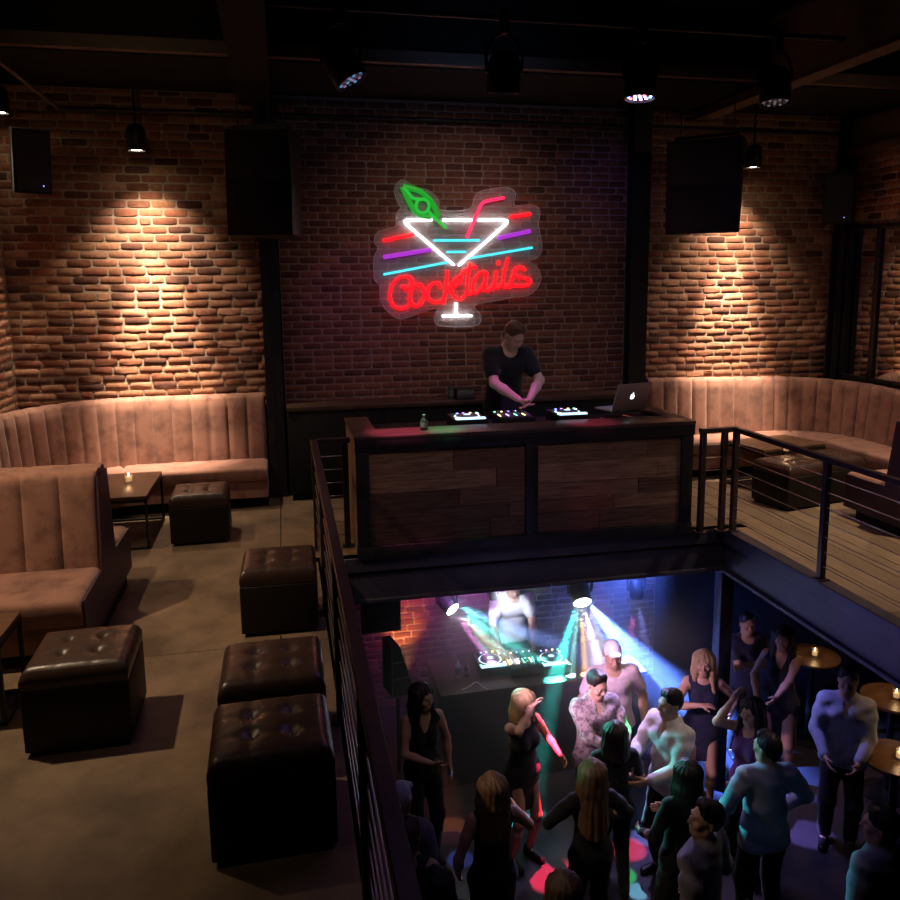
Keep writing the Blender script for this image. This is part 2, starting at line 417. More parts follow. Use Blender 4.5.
for x0, x1 in ((-0.34, -0.02), (4.86, 5.06)):
    b = MB(); b.box(x0, x1, -1.0, 9.35, 4.24, 4.26); b.box((x0+x1)/2-0.02, (x0+x1)/2+0.02, -1.0, 9.35, 4.26, 5.04); b.box(x0, x1, -1, 9.35, 4.9, 4.93)
    struct(b.build('ceiling_beam', M_BEAMP if x0 > 0 else M_CEIL))
b = MB(); b.box(6.93, 7.1, 4.0, 9.30, 3.86, 3.96, 0.01); b.box(6.99, 7.1, 4.0, 9.3, 3.96, 4.3); struct(b.build('trim_5', M_BEAMP))
def pipe(pts, r, label, m=M_STEEL, group=None):
    b = MB(); b.tube(pts, r, 10); o = b.build('ceiling_pipe', m); return tag(o, label, 'pipe', group)
pipe([(-2.2, 9.28, 4.13), (1.2, 9.28, 4.14), (6.9, 9.28, 4.14)], 0.022, 'black conduit pipe running across the brick above the neon sign')
pipe([(-2.06, 2.0, 4.12), (-2.09, 9.26, 4.12)], 0.02, 'brown conduit pipe running towards the viewer near the left wall', M_BEAMP)
pipe([(7.03, 4.2, 4.16), (7.03, 9.3, 4.15)], 0.018, 'thin pale conduit pipe along the top of the right wall', M_CABLE)
pipe([(-0.0, 6.6, 4.42), (4.85, 6.6, 4.42)], 0.022, 'black lighting bar from which the four stage lamps hang', M_STEEL)
# ------------------------------------------------------------------ mirror on the right wall
mr = thing('wall_mirror', 'black framed mirror on the right brick wall reflecting more brick', 'mirror', (7.10, 8.0, 0))
def mbox(*a, name, m, parent, bev=0.0):
    b = MB(); b.box(*a, bev); return b.build(name, m, parent)
mbox(-0.035, -0.02, -1.5, 1.33, 1.16, 2.99, name='mirror_pane', m=M_MIRROR, parent=mr)
b = MB()
b.box(-0.06, -0.012, -1.55, 1.38, 2.97, 3.02, 0.004); b.box(-0.06, -0.012, -1.55, 1.38, 1.10, 1.16, 0.004)
b.box(-0.06, -0.012, 1.32, 1.38, 1.10, 3.02, 0.004); b.box(-0.06, -0.012, -1.55, -1.49, 1.10, 3.02, 0.004)
b.build('mirror_frame', M_STEEL, mr)
b = MB(); b.box(-0.065, -0.012, 0.68, 0.76, 1.12, 3.0, 0.004); b.build('mirror_mullion', M_STEEL, mr)

# ------------------------------------------------------------------ upholstery
def arc_path(segs, step=0.02):
    """segs: list of ('l',x0,y0,x1,y1) / ('a',cx,cy,r,a0,a1) -> list of (pos, normal-left)"""
    pts = []
    for sg in segs:
        if sg[0] == 'l':
            _, x0, y0, x1, y1 = sg; L = math.hypot(x1-x0, y1-y0); n = max(2, int(L/step))
            pts += [(x0+(x1-x0)*i/n, y0+(y1-y0)*i/n) for i in range(n)]
        else:
            _, cx, cy, r, a0, a1 = sg; n = max(2, int(abs(a1-a0)*r/step))
            pts += [(cx+r*math.cos(a0+(a1-a0)*i/n), cy+r*math.sin(a0+(a1-a0)*i/n)) for i in range(n)]
    sg = segs[-1]
    pts.append((sg[3], sg[4]) if sg[0] == 'l' else (sg[1]+sg[3]*math.cos(sg[5]), sg[2]+sg[3]*math.sin(sg[5])))
    S = [0.0]
    for p, q in zip(pts, pts[1:]): S.append(S[-1]+math.hypot(q[0]-p[0], q[1]-p[1]))
    out = []
    for i, p in enumerate(pts):
        a, b2 = pts[max(i-1, 0)], pts[min(i+1, len(pts)-1)]
        tx, ty = b2[0]-a[0], b2[1]-a[1]; l = math.hypot(tx, ty)
        out.append((p, (-ty/l, tx/l), S[i]))
    return out
def sweep(path, sect, name, m, parent, smooth=60):
    """sect(s) -> closed list of (offset along left normal, z)"""
    b = MB(); rows = []
    for p, nrm, s in path:
        rows.append([(p[0]+nrm[0]*o, p[1]+nrm[1]*o, z) for o, z in sect(s)])
    R = [[b.bm.verts.new(q) for q in row] for row in rows]
    k = len(R[0])
    for a, c in zip(R, R[1:]):
        for j in range(k): b.bm.faces.new((a[j], c[j], c[(j+1) % k], a[(j+1) % k]))
    b.bm.faces.new(R[0]); b.bm.faces.new(R[-1][::-1])
    return b.build(name, m, parent, smooth)
def channel_back(path, name, parent, m, cw=0.2, z0=0.40, z1=1.17, th=0.11, bulge=0.028, z1b=None, phase=0.0, recline=0.05):
    tot = path[-1][2]; nc = max(1, round(tot/cw)); w = tot/nc
    def sect(s):
        f = (s/w+phase) % 1.0; u = abs(2*f-1)
        bl = bulge*(1-u**5) - 0.004*(u > 0.9)
        zt = z1 if z1b is None else z1+(z1b-z1)*min(1, max(0, s/tot))
        pts = [(0, z0), (0, zt-0.03), (0.01, zt-0.008), (0.035, zt+bl*0.25)]
        pts += [(th*0.55, zt+bl*0.3), (th-0.02+bl*0.6, zt-0.012+bl*0.2), (th+bl*0.9, zt-0.045)]
        nz = 7
        for i in range(1, nz+1):
            t = i/nz; pts.append((th+bl+recline*t, zt-0.045+(z0-zt+0.045)*t))
        return pts
    return sweep(path, sect, name, m, parent)
def cushion(path, name, parent, m, o0=0.12, o1=0.64, z0=0.31, z1=0.455, r=0.035, crown=0.012):
    def sect(s):
        t0 = min(s, path[-1][2]-s); e = 1-max(0, 1-t0/0.05)**2
        zt = z0+(z1-z0)*(0.80+0.20*e)
        pts = [(o0, z0), (o0, zt)]
        for i in range(1, 5): pts.append((o0+(o1-r-o0)*i/5, zt+crown*math.sin(PI*i/5)))
        for i in range(6):
            a = PI/2*(1-i/5); pts.append((o1-r+r*math.cos(a), zt-r+r*math.sin(a)))
        pts += [(o1, z0+0.015), (o1-0.012, z0)]
        return pts
    return sweep(path, sect, name, m, parent)
def rebase(seg):
    s0 = seg[0][2]; return [(p, n, s-s0) for p, n, s in seg]
def boxsweep(path, o0, o1, z0, z1, name, m, parent):
    return sweep(path, lambda s: [(o0, z0), (o0, z1), (o1, z1), (o1, z0)], name, m, parent, 30)
def banquette(label, segs, splits, z1, z1b=None, cw=0.2):
    t = thing('banquette', label, 'banquette')
    P = arc_path(segs)
    channel_back(P, 'backrest', t, M_VELVET, cw, z1=z1, z1b=z1b)
    cuts = [0]+[min(range(len(P)), key=lambda i: abs(P[i][2]-s)) for s in splits]+[len(P)-1]
    for a, c in zip(cuts, cuts[1:]):
        cushion(rebase(P[a:c+1]), 'seat_cushion', t, M_VELVET)
    boxsweep(P, 0.01, 0.60, 0.12, 0.31, 'seat_base', M_VELVET, t)
    boxsweep(P, 0.02, 0.50, 0.0, 0.12, 'plinth', M_BLACK, t)
    return t
# left normal must point into the room: walk from right to left along the back wall, then down the left wall
banquette('pink velvet banquette with upright channels curving round the corner on the concrete side',
          [('l', -0.222, 9.37, -1.45, 9.37), ('a', -1.45, 8.08, 1.29, PI/2, PI), ('l', -2.74, 8.08, -2.74, 6.98)], [1.55, 2.7], 1.17, 1.17)
banquette('pink velvet banquette with upright channels curving round the corner behind the decked floor',
          [('l', 6.95, 7.06, 6.95, 8.40), ('a', 5.97, 8.40, 0.98, 0.0, PI/2), ('l', 5.97, 9.38, 4.36, 9.37)], [1.6, 2.5], 1.075, 1.175, 0.195)

def back_to_back(label, x0, x1, yc, sides, half=0.22):
    """bench running along x; sides: list of -1 (faces the viewer) and 1 (faces the back wall)"""
    t = thing('banquette', label, 'banquette')
    for sd in sides:
        seg = [('l', x1, yc, x0, yc)] if sd < 0 else [('l', x0, yc, x1, yc)]
        P = arc_path(seg)
        channel_back(P, 'backrest', t, M_VELVET, 0.24, z0=0.38, z1=1.12, th=half-0.07, bulge=0.022, recline=0.05)
        cushion(P, 'seat_cushion', t, M_VELVET, o0=half-0.01, o1=half+0.60, z0=0.28, z1=0.455, r=0.05)
        boxsweep(P, half, half+0.56, 0.10, 0.28, 'seat_base', M_VELVET, t)
        boxsweep(P, 0.0, half+0.40, 0.0, 0.10, 'plinth', M_BLACK, t)
    # end panels of plum vinyl following the profile
    for xe in (x0-0.014, x1):
        b = MB(); pr = []
        f = half+0.575
        lo = -f if -1 in sides else -0.03; hi = f if 1 in sides else 0.03
        poly = [(lo, 0.10), (hi, 0.10)]
        poly += [(hi, 0.43), (half+0.02, 0.44), (half-0.07, 1.075)] if 1 in sides else [(0.03, 1.115)]
        poly += [(-half+0.07, 1.075), (-half-0.02, 0.44), (lo, 0.43)] if -1 in sides else [(-0.03, 1.115)]
        b.prism(poly, 0, 0.014, Matrix.Translation((xe, yc, 0)) @ Matrix(((0, 0, 1, 0), (1, 0, 0, 0), (0, 1, 0, 0), (0, 0, 0, 1))))
        b.build('end_panel', M_VINYL, t)
    return t
back_to_back('pink velvet back-to-back banquette jutting from the left wall behind the square ottoman', -2.74, -1.30, 6.08, (-1, 1))
back_to_back('plum sided banquette on the decked floor whose open end shows at the right edge', 5.50, 6.92, 6.24, (1,))

# ------------------------------------------------------------------ tufted leather ottomans
def make_ottoman(label, group):
    t = thing('ottoman', label, 'ottoman', group=group)
    h = 0.264; zt = 0.485; n = 28
    btn = [(-0.085, -0.085), (0.085, -0.085), (-0.085, 0.085), (0.085, 0.085)]
    def top(i, j):
        u, v = -1+2*i/n, -1+2*j/n
        x, y = u*h, v*h
        e = max(abs(u), abs(v)); z = zt-0.012
        z -= 0.055*max(0, (e-0.80)/0.20)**2.4
        z += 0.014*(1-u*u)*(1-v*v)
        for bx, by in btn: z -= 0.026*math.exp(-((x-bx)**2+(y-by)**2)/0.0011)
        for q in (-0.085, 0.085):
            z -= 0.007*math.exp(-((x-q)**2)/0.00009); z -= 0.007*math.exp(-((y-q)**2)/0.00009)
        k = 1-0.02*max(0, (e-0.8)/0.2)
        return (x*1.0*k, y*1.0*k, z)
    b = MB(); R = b.grid([[top(i, j) for j in range(n+1)] for i in range(n+1)])
    loop = [R[i][0] for i in range(n)]+[R[n][j] for j in range(n)]+[R[i][n] for i in range(n, 0, -1)]+[R[0][j] for j in range(n, 0, -1)]
    prev = loop
    for dz, k in ((-0.025, 1.0), (-0.052, 0.992)):
        ring = [b.bm.verts.new((v.co.x*k, v.co.y*k, zt-0.067+dz)) for v in loop]
        for i in range(len(loop)): b.bm.faces.new((prev[i], prev[(i+1) % len(loop)], ring[(i+1) % len(loop)], ring[i]))
        prev = ring
    b.bm.faces.new(prev)
    b.build('lid', M_LEATHER, t, 60)
    b = MB(); b.box(-h+0.004, h-0.004, -h+0.004, h-0.004, 0.025, 0.362, 0.012, 3); b.build('body', M_LEATHER_SHADE, t)
    b = MB(); b.box(-h+0.03, h-0.03, -h+0.03, h-0.03, 0.0, 0.03); b.build('foot_base', M_BLACK, t)
    for bx, by in btn:
        b = MB(); b.lathe([(0.001, 0.004), (0.008, 0.003), (0.011, 0.0), (0.009, -0.004)], (bx, by, zt-0.026), 12); b.build('button', M_LEATHER, t)
    return t
G_OT = 'tufted leather cube ottomans'
ot = make_ottoman('dark brown tufted leather ottoman standing alone in front of the back-to-back banquette', G_OT)
ot.location = (-1.12, 4.51, 0); ot.rotation_euler = (0, 0, rad(1))
for (x, y, r, lab) in ((-0.825, 7.89, 1, 'tufted leather ottoman beside the low table by the back brick wall'),
                       (-0.095, 5.72, -1, 'tufted leather ottoman against the cable railing, set apart behind the adjoining pair'),
                       (-0.125, 4.11, 0, 'tufted leather ottoman against the railing, rear one of the adjoining pair'),
                       (-0.125, 3.46, 1, 'tufted leather ottoman against the railing, front one of the adjoining pair')):
    dup(ot, (x, y, 0), rad(r), lab, G_OT)
for (x, y, rz, lab) in ((5.20, 7.56, 12, 'black tufted ottoman behind the cable railing on the decked floor, left of its neighbour'),
                        (5.78, 7.70, 12, 'black tufted ottoman behind the cable railing on the decked floor, right of its neighbour')):
    dup(ot, (x, y, 0), rad(rz), lab, G_OT)

# ------------------------------------------------------------------ low tables with candles
def low_table(label, x0, x1, y0, y1, h=0.5):
    t = thing('low_table', label, 'table', ((x0+x1)/2, (y0+y1)/2, 0))
    hx, hy = (x1-x0)/2, (y1-y0)/2; w = 0.022
    b = MB(); b.box(-hx, hx, -hy, hy, h-0.03, h, 0.004); b.build('table_top', M_WOODTOP, t)
    b = MB(); b.box(-hx, hx, -hy, -hy+w, h-0.06, h-0.031); b.box(-hx, hx, hy-w, hy, h-0.06, h-0.031)
    b.box(-hx, -hx+w, -hy, hy, h-0.06, h-0.031); b.box(hx-w, hx, -hy, hy, h-0.06, h-0.031); b.build('apron_frame', M_STEEL, t)
    for sx in (-1, 1):
        for sy in (-1, 1):
            b = MB(); b.box(sx*hx-(w if sx > 0 else 0), sx*hx+(0 if sx > 0 else w), sy*hy-(w if sy > 0 else 0), sy*hy+(0 if sy > 0 else w), 0, h-0.03)
            b.build('leg', M_STEEL, t)
    b = MB(); b.box(-hx, hx, -hy, -hy+w, 0.0, w); b.box(-hx, hx, hy-w, hy, 0.0, w); b.box(-hx, -hx+w, -hy, hy, 0, w); b.box(hx-w, hx, -hy, hy, 0, w)
    b.build('floor_frame', M_STEEL, t)
    return t
low_table('low wooden table with black metal legs in front of the corner banquette by the ottoman', -1.84, -1.26, 7.62, 8.62)
low_table('low wooden table on black metal legs cut off by the left edge beside the ottoman', -2.16, -1.57, 4.62, 5.02)
pt = at_z(782, 446, 0.5)
tb = low_table('low wooden table behind the black ottomans, carrying a candle, on the decked floor', 5.10, 6.00, 8.05, 8.68); tb.rotation_euler = (0, 0, rad(10))
M_FLAME = mat('flame', (0, 0, 0), emit=(1.0, 0.62, 0.25), strength=14)
M_WAX = mat('candle_wax', (0.85, 0.72, 0.5), 0.5, emit=(1.0, 0.6, 0.25), strength=0.5)
def candle(label, loc, group='candles on the low tables'):
    t = thing('candle', label, 'candle', loc, group=group)
    b = MB(); b.lathe([(0.034, 0), (0.036, 0.004), (0.038, 0.085), (0.035, 0.085), (0.033, 0.008), (0.001, 0.008)], n=20, caps=False); b.build('glass_holder', M_GLASS, t)
    b = MB(); b.lathe([(0.026, 0.009), (0.027, 0.05), (0.02, 0.056), (0.002, 0.052)], n=18); b.build('wax', M_WAX, t)
    b = MB(); b.lathe([(0.001, 0.058), (0.006, 0.066), (0.0075, 0.073), (0.004, 0.085), (0.0005, 0.096)], n=10); b.build('flame', M_FLAME, t)
    l = bpy.data.lights.new('candle_light', 'POINT'); l.energy = 0.6; l.color = (1, 0.6, 0.28); l.shadow_soft_size = 0.02
    o = bpy.data.objects.new('candle_light', l); COL.objects.link(o); o.location = Vector(loc)+Vector((0, 0, 0.13))
    return t
p = at_z(129, 482, 0.5); candle('small glass candle on the low wooden table left of the booth', (p.x, p.y, 0.501))
p = at_z(786, 451, 0.5); candle('glass candle on the low table behind the black ottomans', (p.x, p.y, 0.501))

# ------------------------------------------------------------------ railings with steel cables
def railing(label, runs, posts):
    """runs: list of (x0,y0,x1,y1); posts: list of (x,y)"""
    t = thing('railing', label, 'railing')
    zt = 1.01
    for x0, y0, x1, y1 in runs:
        b = MB(); L = math.hypot(x1-x0, y1-y0); a = math.atan2(y1-y0, x1-x0)
        b.box(-0.028, L+0.028, -0.028, 0.028, zt-0.045, zt, 0.004, 1, Matrix.Translation((x0, y0, 0)) @ Matrix.Rotation(a, 4, 'Z'))
        b.build('top_rail', M_RAIL, t)
        for k in range(7):
            z = 0.115+0.122*k
            b = MB(); b.cyl((x0, y0, z), (x1, y1, z), 0.0042, n=6); b.build('cable', M_CABLE, t)
    for x, y in posts:
        b = MB(); b.box(x-0.026, x+0.026, y-0.026, y+0.026, 0.0, zt-0.04, 0.003, 1); b.box(x-0.05, x+0.05, y-0.05, y+0.05, 0.0, 0.012)
        b.build('post', M_RAIL, t)
    return t
railing('dark steel cable railing along the concrete floor beside the ottomans',
        [(0.227, -1.5, 0.227, 7.27), (0.227, 7.27, 0.52, 7.27)], [(0.227, 7.24), (0.227, 5.75), (0.227, 4.25), (0.227, 2.75), (0.227, 1.25), (0.50, 7.27)])
railing('dark steel cable railing along the decked floor beside the booth',
        [(4.125, -1.5, 4.125, 6.86), (4.125, 6.86, 3.79, 6.86)], [(4.125, 6.83), (4.02, 6.86), (3.80, 6.86), (4.125, 5.50), (4.125, 4.1), (4.125, 2.7)])

# ------------------------------------------------------------------ DJ booth
BX0, BX1, BY0, BY1, BZ = 0.56, 3.71, 6.87, 7.92, 1.085
bt = thing('dj_booth', 'dark steel DJ booth with reclaimed plank front on the edge above the dance floor', 'DJ booth', ((BX0+BX1)/2, BY0, 0))
ox, oy = (BX0+BX1)/2, BY0
def part_box(name, m, parent, x0, x1, y0, y1, z0, z1, bev=0.004):
    b = MB(); b.box(x0-ox, x1-ox, y0-oy, y1-oy, z0, z1, bev); return b.build(name, m, parent)
for x0 in (BX0, 2.075, BX1-0.115): part_box('frame_post', M_STEEL, bt, x0, x0+0.115, BY0, BY0+0.06, 0.10, 0.95)
part_box('top_band', M_STEEL, bt, BX0-0.005, BX1+0.005, BY0-0.006, BY0+0.05, 0.95, BZ-0.03)
part_box('bottom_band', M_STEEL, bt, BX0-0.005, BX1+0.005, BY0-0.006, BY0+0.05, -0.01, 0.105)
def plank_panel(name, x0, x1, z0, z1, y, seed):
    rg = np.random.default_rng(seed); V, F, T = [], [], []
    z = z0
    while z < z1-0.01:
        h = min(0.125+0.07*rg.random(), z1-z); x = x0
        if z1-(z+h) < 0.05: h = z1-z
        while x < x1-0.01:
            w = min(0.35+0.9*rg.random(), x1-x)
            if x1-(x+w) < 0.15: w = x1-x
            d = 0.008*rg.random(); g = 0.0015; bs = len(V)
            for yy, ii in ((y+0.03, 0), (y-d+0.003, 0), (y-d, 0.003)):
                for px, pz in ((x+g+ii, z+g+ii), (x+w-g-ii, z+g+ii), (x+w-g-ii, z+h-g-ii), (x+g+ii, z+h-g-ii)): V.append((px-ox, yy-oy, pz))
            for q in (0, 4):
                for i in range(4): F.append((bs+q+i, bs+q+(i+1) % 4, bs+q+4+(i+1) % 4, bs+q+4+i))
            F.append((bs+8, bs+9, bs+10, bs+11))
            c = np.array([(0.20, 0.115, 0.072), (0.14, 0.078, 0.05), (0.25, 0.15, 0.095), (0.10, 0.058, 0.042), (0.19, 0.10, 0.06)][rg.integers(5)])*(0.8+0.4*rg.random())
            T.extend([(*c, 1)]*12); x += w
        z += h
    return np_mesh(name, V, F, M_PLANK, bt, tone=T, smooth=20)
plank_panel('plank_panel', BX0+0.115, 2.075, 0.105, 0.95, BY0+0.03, 5)
plank_panel('plank_panel', 2.19, BX1-0.115, 0.105, 0.95, BY0+0.03, 9)
part_box('side_panel', M_PLANK and mat('side_plank', (0.26, 0.15, 0.08), 0.55, noise=(5, (0.15, 0.085, 0.05), 0.35, 0.65, (1, 1, 0.3))), bt, BX0, BX0+0.03, BY0+0.06, BY1, 0.0, 1.03)
part_box('side_panel', M_STEEL, bt, BX1-0.03, BX1, BY0+0.06, BY1, 0.0, 1.03)
part_box('front_ledge', M_COUNTER, bt, BX0-0.012, BX1+0.012, BY0-0.012, 7.22, BZ-0.035, BZ, 0.006)
part_box('side_ledge', M_COUNTER, bt, BX0-0.012, BX0+0.21, 7.22, BY1, BZ-0.035, BZ, 0.006)
part_box('side_ledge', M_COUNTER, bt, BX1-0.13, BX1+0.012, 7.22, BY1, BZ-0.035, BZ, 0.006)
part_box('work_surface', M_BLACK, bt, BX0+0.03, BX1-0.03, 7.10, BY1-0.02, 0.98, 1.01)
# back counter under the sign
bc = thing('back_counter', 'long black counter against the centre brick wall behind the DJ', 'counter', (2.05, 9.17, 0))
b = MB(); b.box(-2.04, 2.01, -0.20, 0.19, 0.06, 1.0, 0.004); b.build('cabinet', M_BLACK, bc)
b = MB(); b.box(-2.045, 2.015, -0.23, 0.20, 1.0, 1.05, 0.006); b.build('counter_top', M_COUNTER, bc)
for k in range(4):
    x = -2.0+1.0*k
    b = MB(); b.box(x+0.02, x+0.98, -0.215, -0.2, 0.10, 0.96, 0.003); dd = b.build('door', M_BLACK, bc)
    b = MB(); b.box(x+0.86, x+0.90, -0.235, -0.215, 0.50, 0.66, 0.004); b.build('handle', M_STEEL, dd)
# ------------------------------------------------------------------ neon sign on the centre wall
YS = 9.335
def sp(u, v, y=YS):
    p = at_y(u, v, y); return (p.x, p.y, p.z)
def z5(pts, y=YS): return [sp(370+a/5.0, 170+b/5.0, y) for a, b in pts]
def z1(pts, y=YS): return [sp(380+a/10.0, 250+b/10.0, y) for a, b in pts]
def z2(pts, y=YS): return [sp(455+a/10.0, 245+b/10.0, y) for a, b in pts]
def smooth_line(P, n=6):
    P = [Vector(p) for p in P]; out = []
    for i in range(len(P)-1):
        a, b, c, d = P[max(i-1, 0)], P[i], P[i+1], P[min(i+2, len(P)-1)]
        for k in range(n):
            t = k/n
            out.append(0.5*((2*b)+(c-a)*t+(2*a-5*b+4*c-d)*t*t+(3*b-a-3*c+d)*t**3))
    return out+[P[-1]]
def neon(name, c, s): return mat(name, (0.02, 0.02, 0.02), 0.3, emit=c, strength=s)
N_RED = neon('neon_red', (1.0, 0.0015, 0.004), 6)
N_PINK = neon('neon_pink', (1.0, 0.012, 0.07), 2.6)
N_WHITE = neon('neon_white', (1.0, 0.97, 1.0), 9)
N_PURP = neon('neon_purple', (0.34, 0.025, 0.50), 1.3)
N_CYAN = neon('neon_cyan', (0.05, 0.66, 0.78), 1.6)
N_GREEN = neon('neon_green', (0.014, 0.5, 0.04), 1.0)
N_GREEN2 = neon('neon_leaf_green', (0.012, 0.32, 0.02), 1.0)
ns = thing('neon_sign', 'glowing neon cocktail glass sign reading Cocktails on the centre brick wall', 'sign', (2.0, YS, 2.5))
NOFF = Matrix.Translation((-2.0, -YS, -2.5))
def tube_part(name, lines, r, m, sm=False):
    b = MB()
    for l in lines: b.tube(smooth_line(l) if sm else l, r, 8)
    return b.build(name, m, ns, 60, NOFF)
r = 0.0135
tube_part('glass_outline', [[sp(432, 220), sp(407, 220), sp(404.6, 221), sp(405.5, 223.5), sp(437, 250.5), sp(453.8, 265)],
                            [sp(443, 220), sp(472, 220)], [sp(478, 220), sp(505, 220), sp(507.4, 221.2), sp(506.6, 223.5), sp(483, 244.5), sp(458.6, 265.5)]], r*0.8, N_WHITE)
tube_part('glass_stem', [[sp(456.2, 303), sp(456.2, 315)], [sp(442.5, 316), sp(471.5, 315.6)]], r*0.8, N_WHITE)
tube_part('red_stripe', [[sp(383.5, 240.5), sp(414, 234.2)]], r, N_RED)
tube_part('red_stripe', [[sp(510, 217.2), sp(530.5, 214)]], r, N_RED)
tube_part('purple_stripe', [[sp(383.5, 257.2), sp(431, 249.5)]], r*1.8, N_PURP)
tube_part('purple_stripe', [[sp(498, 238), sp(530.5, 231)]], r*1.8, N_PURP)
tube_part('cyan_stripe', [[sp(383.5, 274.5), sp(447.5, 262.3)]], r, N_CYAN)
tube_part('cyan_stripe', [[sp(470, 258.2), sp(532.5, 247.6)]], r, N_CYAN)
tube_part('drink_line', [[sp(433.5, 240.5), sp(480, 240.3)]], r, N_CYAN)
tube_part('drink_line', [[sp(446.5, 252), sp(466, 251.8)]], r, N_CYAN)
tube_part('straw', [[sp(466.8, 237.5, YS-.03), sp(474, 221, YS-.03), sp(480.5, 206, YS-.03), sp(484, 202.3, YS-.03), sp(489, 200.6, YS-.03), sp(504, 197.6, YS-.03)]], r*1.15, N_PINK, True)
ring = [sp(422.5+6.5*math.cos(a), 206+7*math.sin(a), YS-.02) for a in [2*PI*k/20 for k in range(21)]]
tube_part('olive_pick', [[sp(403, 187.5, YS-.02), sp(408, 192.5, YS-.02), sp(413.5, 198.5, YS-.02), sp(424, 199.5, YS-.02)], ring,
                         [sp(428, 211, YS-.03), sp(436, 219, YS-.03), sp(446.5, 228.5, YS-.03)]], r*1.3, N_GREEN, True)
tube_part('olive_outline', [[sp(402.5, 187), sp(406, 195), sp(411, 205), sp(416.5, 213), sp(424, 216.5), sp(431, 217)],
                            [sp(403.5, 186.5), sp(412, 188.5), sp(421, 192), sp(429, 199), sp(434.5, 207), sp(438, 217)]], r*2.3, N_GREEN2, True)  # tubes thickened and dimmed to stand in for the green glow inside
LET = [z1([(215, 355), (240, 378), (290, 372), (322, 330), (315, 285), (265, 265), (200, 275), (140, 325), (105, 400), (100, 480), (130, 550), (190, 585), (250, 580), (300, 545)]),
       z1([(300, 545), (302, 430), (340, 365), (395, 345), (430, 385), (440, 430), (430, 500), (395, 550), (345, 555), (305, 500), (302, 430)]),
       z1([(430, 400), (455, 425), (480, 385)]),
       z1([(602, 378), (592, 335), (550, 325), (500, 360), (475, 430), (490, 492), (540, 522), (600, 515), (640, 485)]),
       z1([(675, 205), (668, 300), (655, 420), (640, 540)]),
       z1([(655, 440), (720, 335), (790, 265), (815, 275), (800, 330), (720, 375), (728, 440), (770, 490), (825, 480), (870, 420)]),
       z2([(150, 178), (140, 260), (128, 350), (122, 440), (145, 490), (180, 470)]),
       z2([(60, 285), (110, 245), (150, 225), (215, 218)]),
       z2([(308, 280), (255, 275), (208, 330), (182, 400), (188, 462), (222, 475), (272, 425), (305, 350), (320, 275), (300, 380), (303, 445), (335, 455), (380, 410), (405, 330), (415, 258), (402, 350), (400, 420), (425, 432), (470, 390)]),
       z2([(438, 160), (430, 198)]),
       z2([(530, 130), (510, 200), (488, 300), (478, 390), (505, 425), (545, 400), (585, 300), (600, 255)]),
       z2([(702, 252), (660, 222), (612, 230), (590, 270), (612, 310), (680, 328), (740, 345), (757, 372), (722, 402), (650, 412), (575, 405), (545, 425)])]
tube_part('lettering', LET, r*0.92, N_RED, True)
OUT = [(155, 190), (120, 110), (140, 60), (175, 50), (220, 85), (290, 100), (345, 150), (352, 200), (495, 195), (530, 120), (600, 95), (690, 88), (728, 120), (722, 178), (800, 172), (850, 200), (842, 270),
       (852, 330), (860, 400), (835, 440), (800, 452), (845, 500), (852, 560), (800, 622), (700, 640), (600, 660), (520, 680), (555, 730), (525, 780), (350, 780), (320, 740), (332, 692), (250, 715), (150, 745),
       (80, 700), (50, 640), (50, 580), (20, 540), (20, 440), (40, 390), (20, 360), (40, 310), (110, 290), (130, 275), (130, 225)]
M_ACRYL = mat('clear_acrylic', (0.8, 0.8, 0.82), 0.15, spec=0.3, alpha=0.17)
M_EDGE = mat('acrylic_edge', (0.75, 0.7, 0.72), 0.4, spec=0.3, alpha=0.55)
ol = z5(OUT+OUT[:1], 9.352); ol = smooth_line(ol, 4)[:-1]
b = MB(); fv = [b.bm.verts.new(p) for p in ol]; bv = [b.bm.verts.new(p+Vector((0, 0.006, 0))) for p in ol]
b.bm.faces.new(fv); b.bm.faces.new(bv[::-1])
for i in range(len(fv)): b.bm.faces.new((fv[i], fv[(i+1) % len(fv)], bv[(i+1) % len(fv)], bv[i]))
b.build('acrylic_backing', M_ACRYL, ns, 30, NOFF)
b = MB(); b.tube([Vector(p) for p in ol]+[Vector(ol[0])], 0.0035, 6); b.build('acrylic_edge', M_EDGE, ns, 60, NOFF)
for (u, v) in ((389, 236), (530, 222), (400, 300), (532, 280), (449, 322)):
    b = MB(); b.cyl(sp(u, v, 9.35), sp(u, v, 9.392), 0.008, n=10); b.build('standoff', M_CABLE, ns, 40, NOFF)

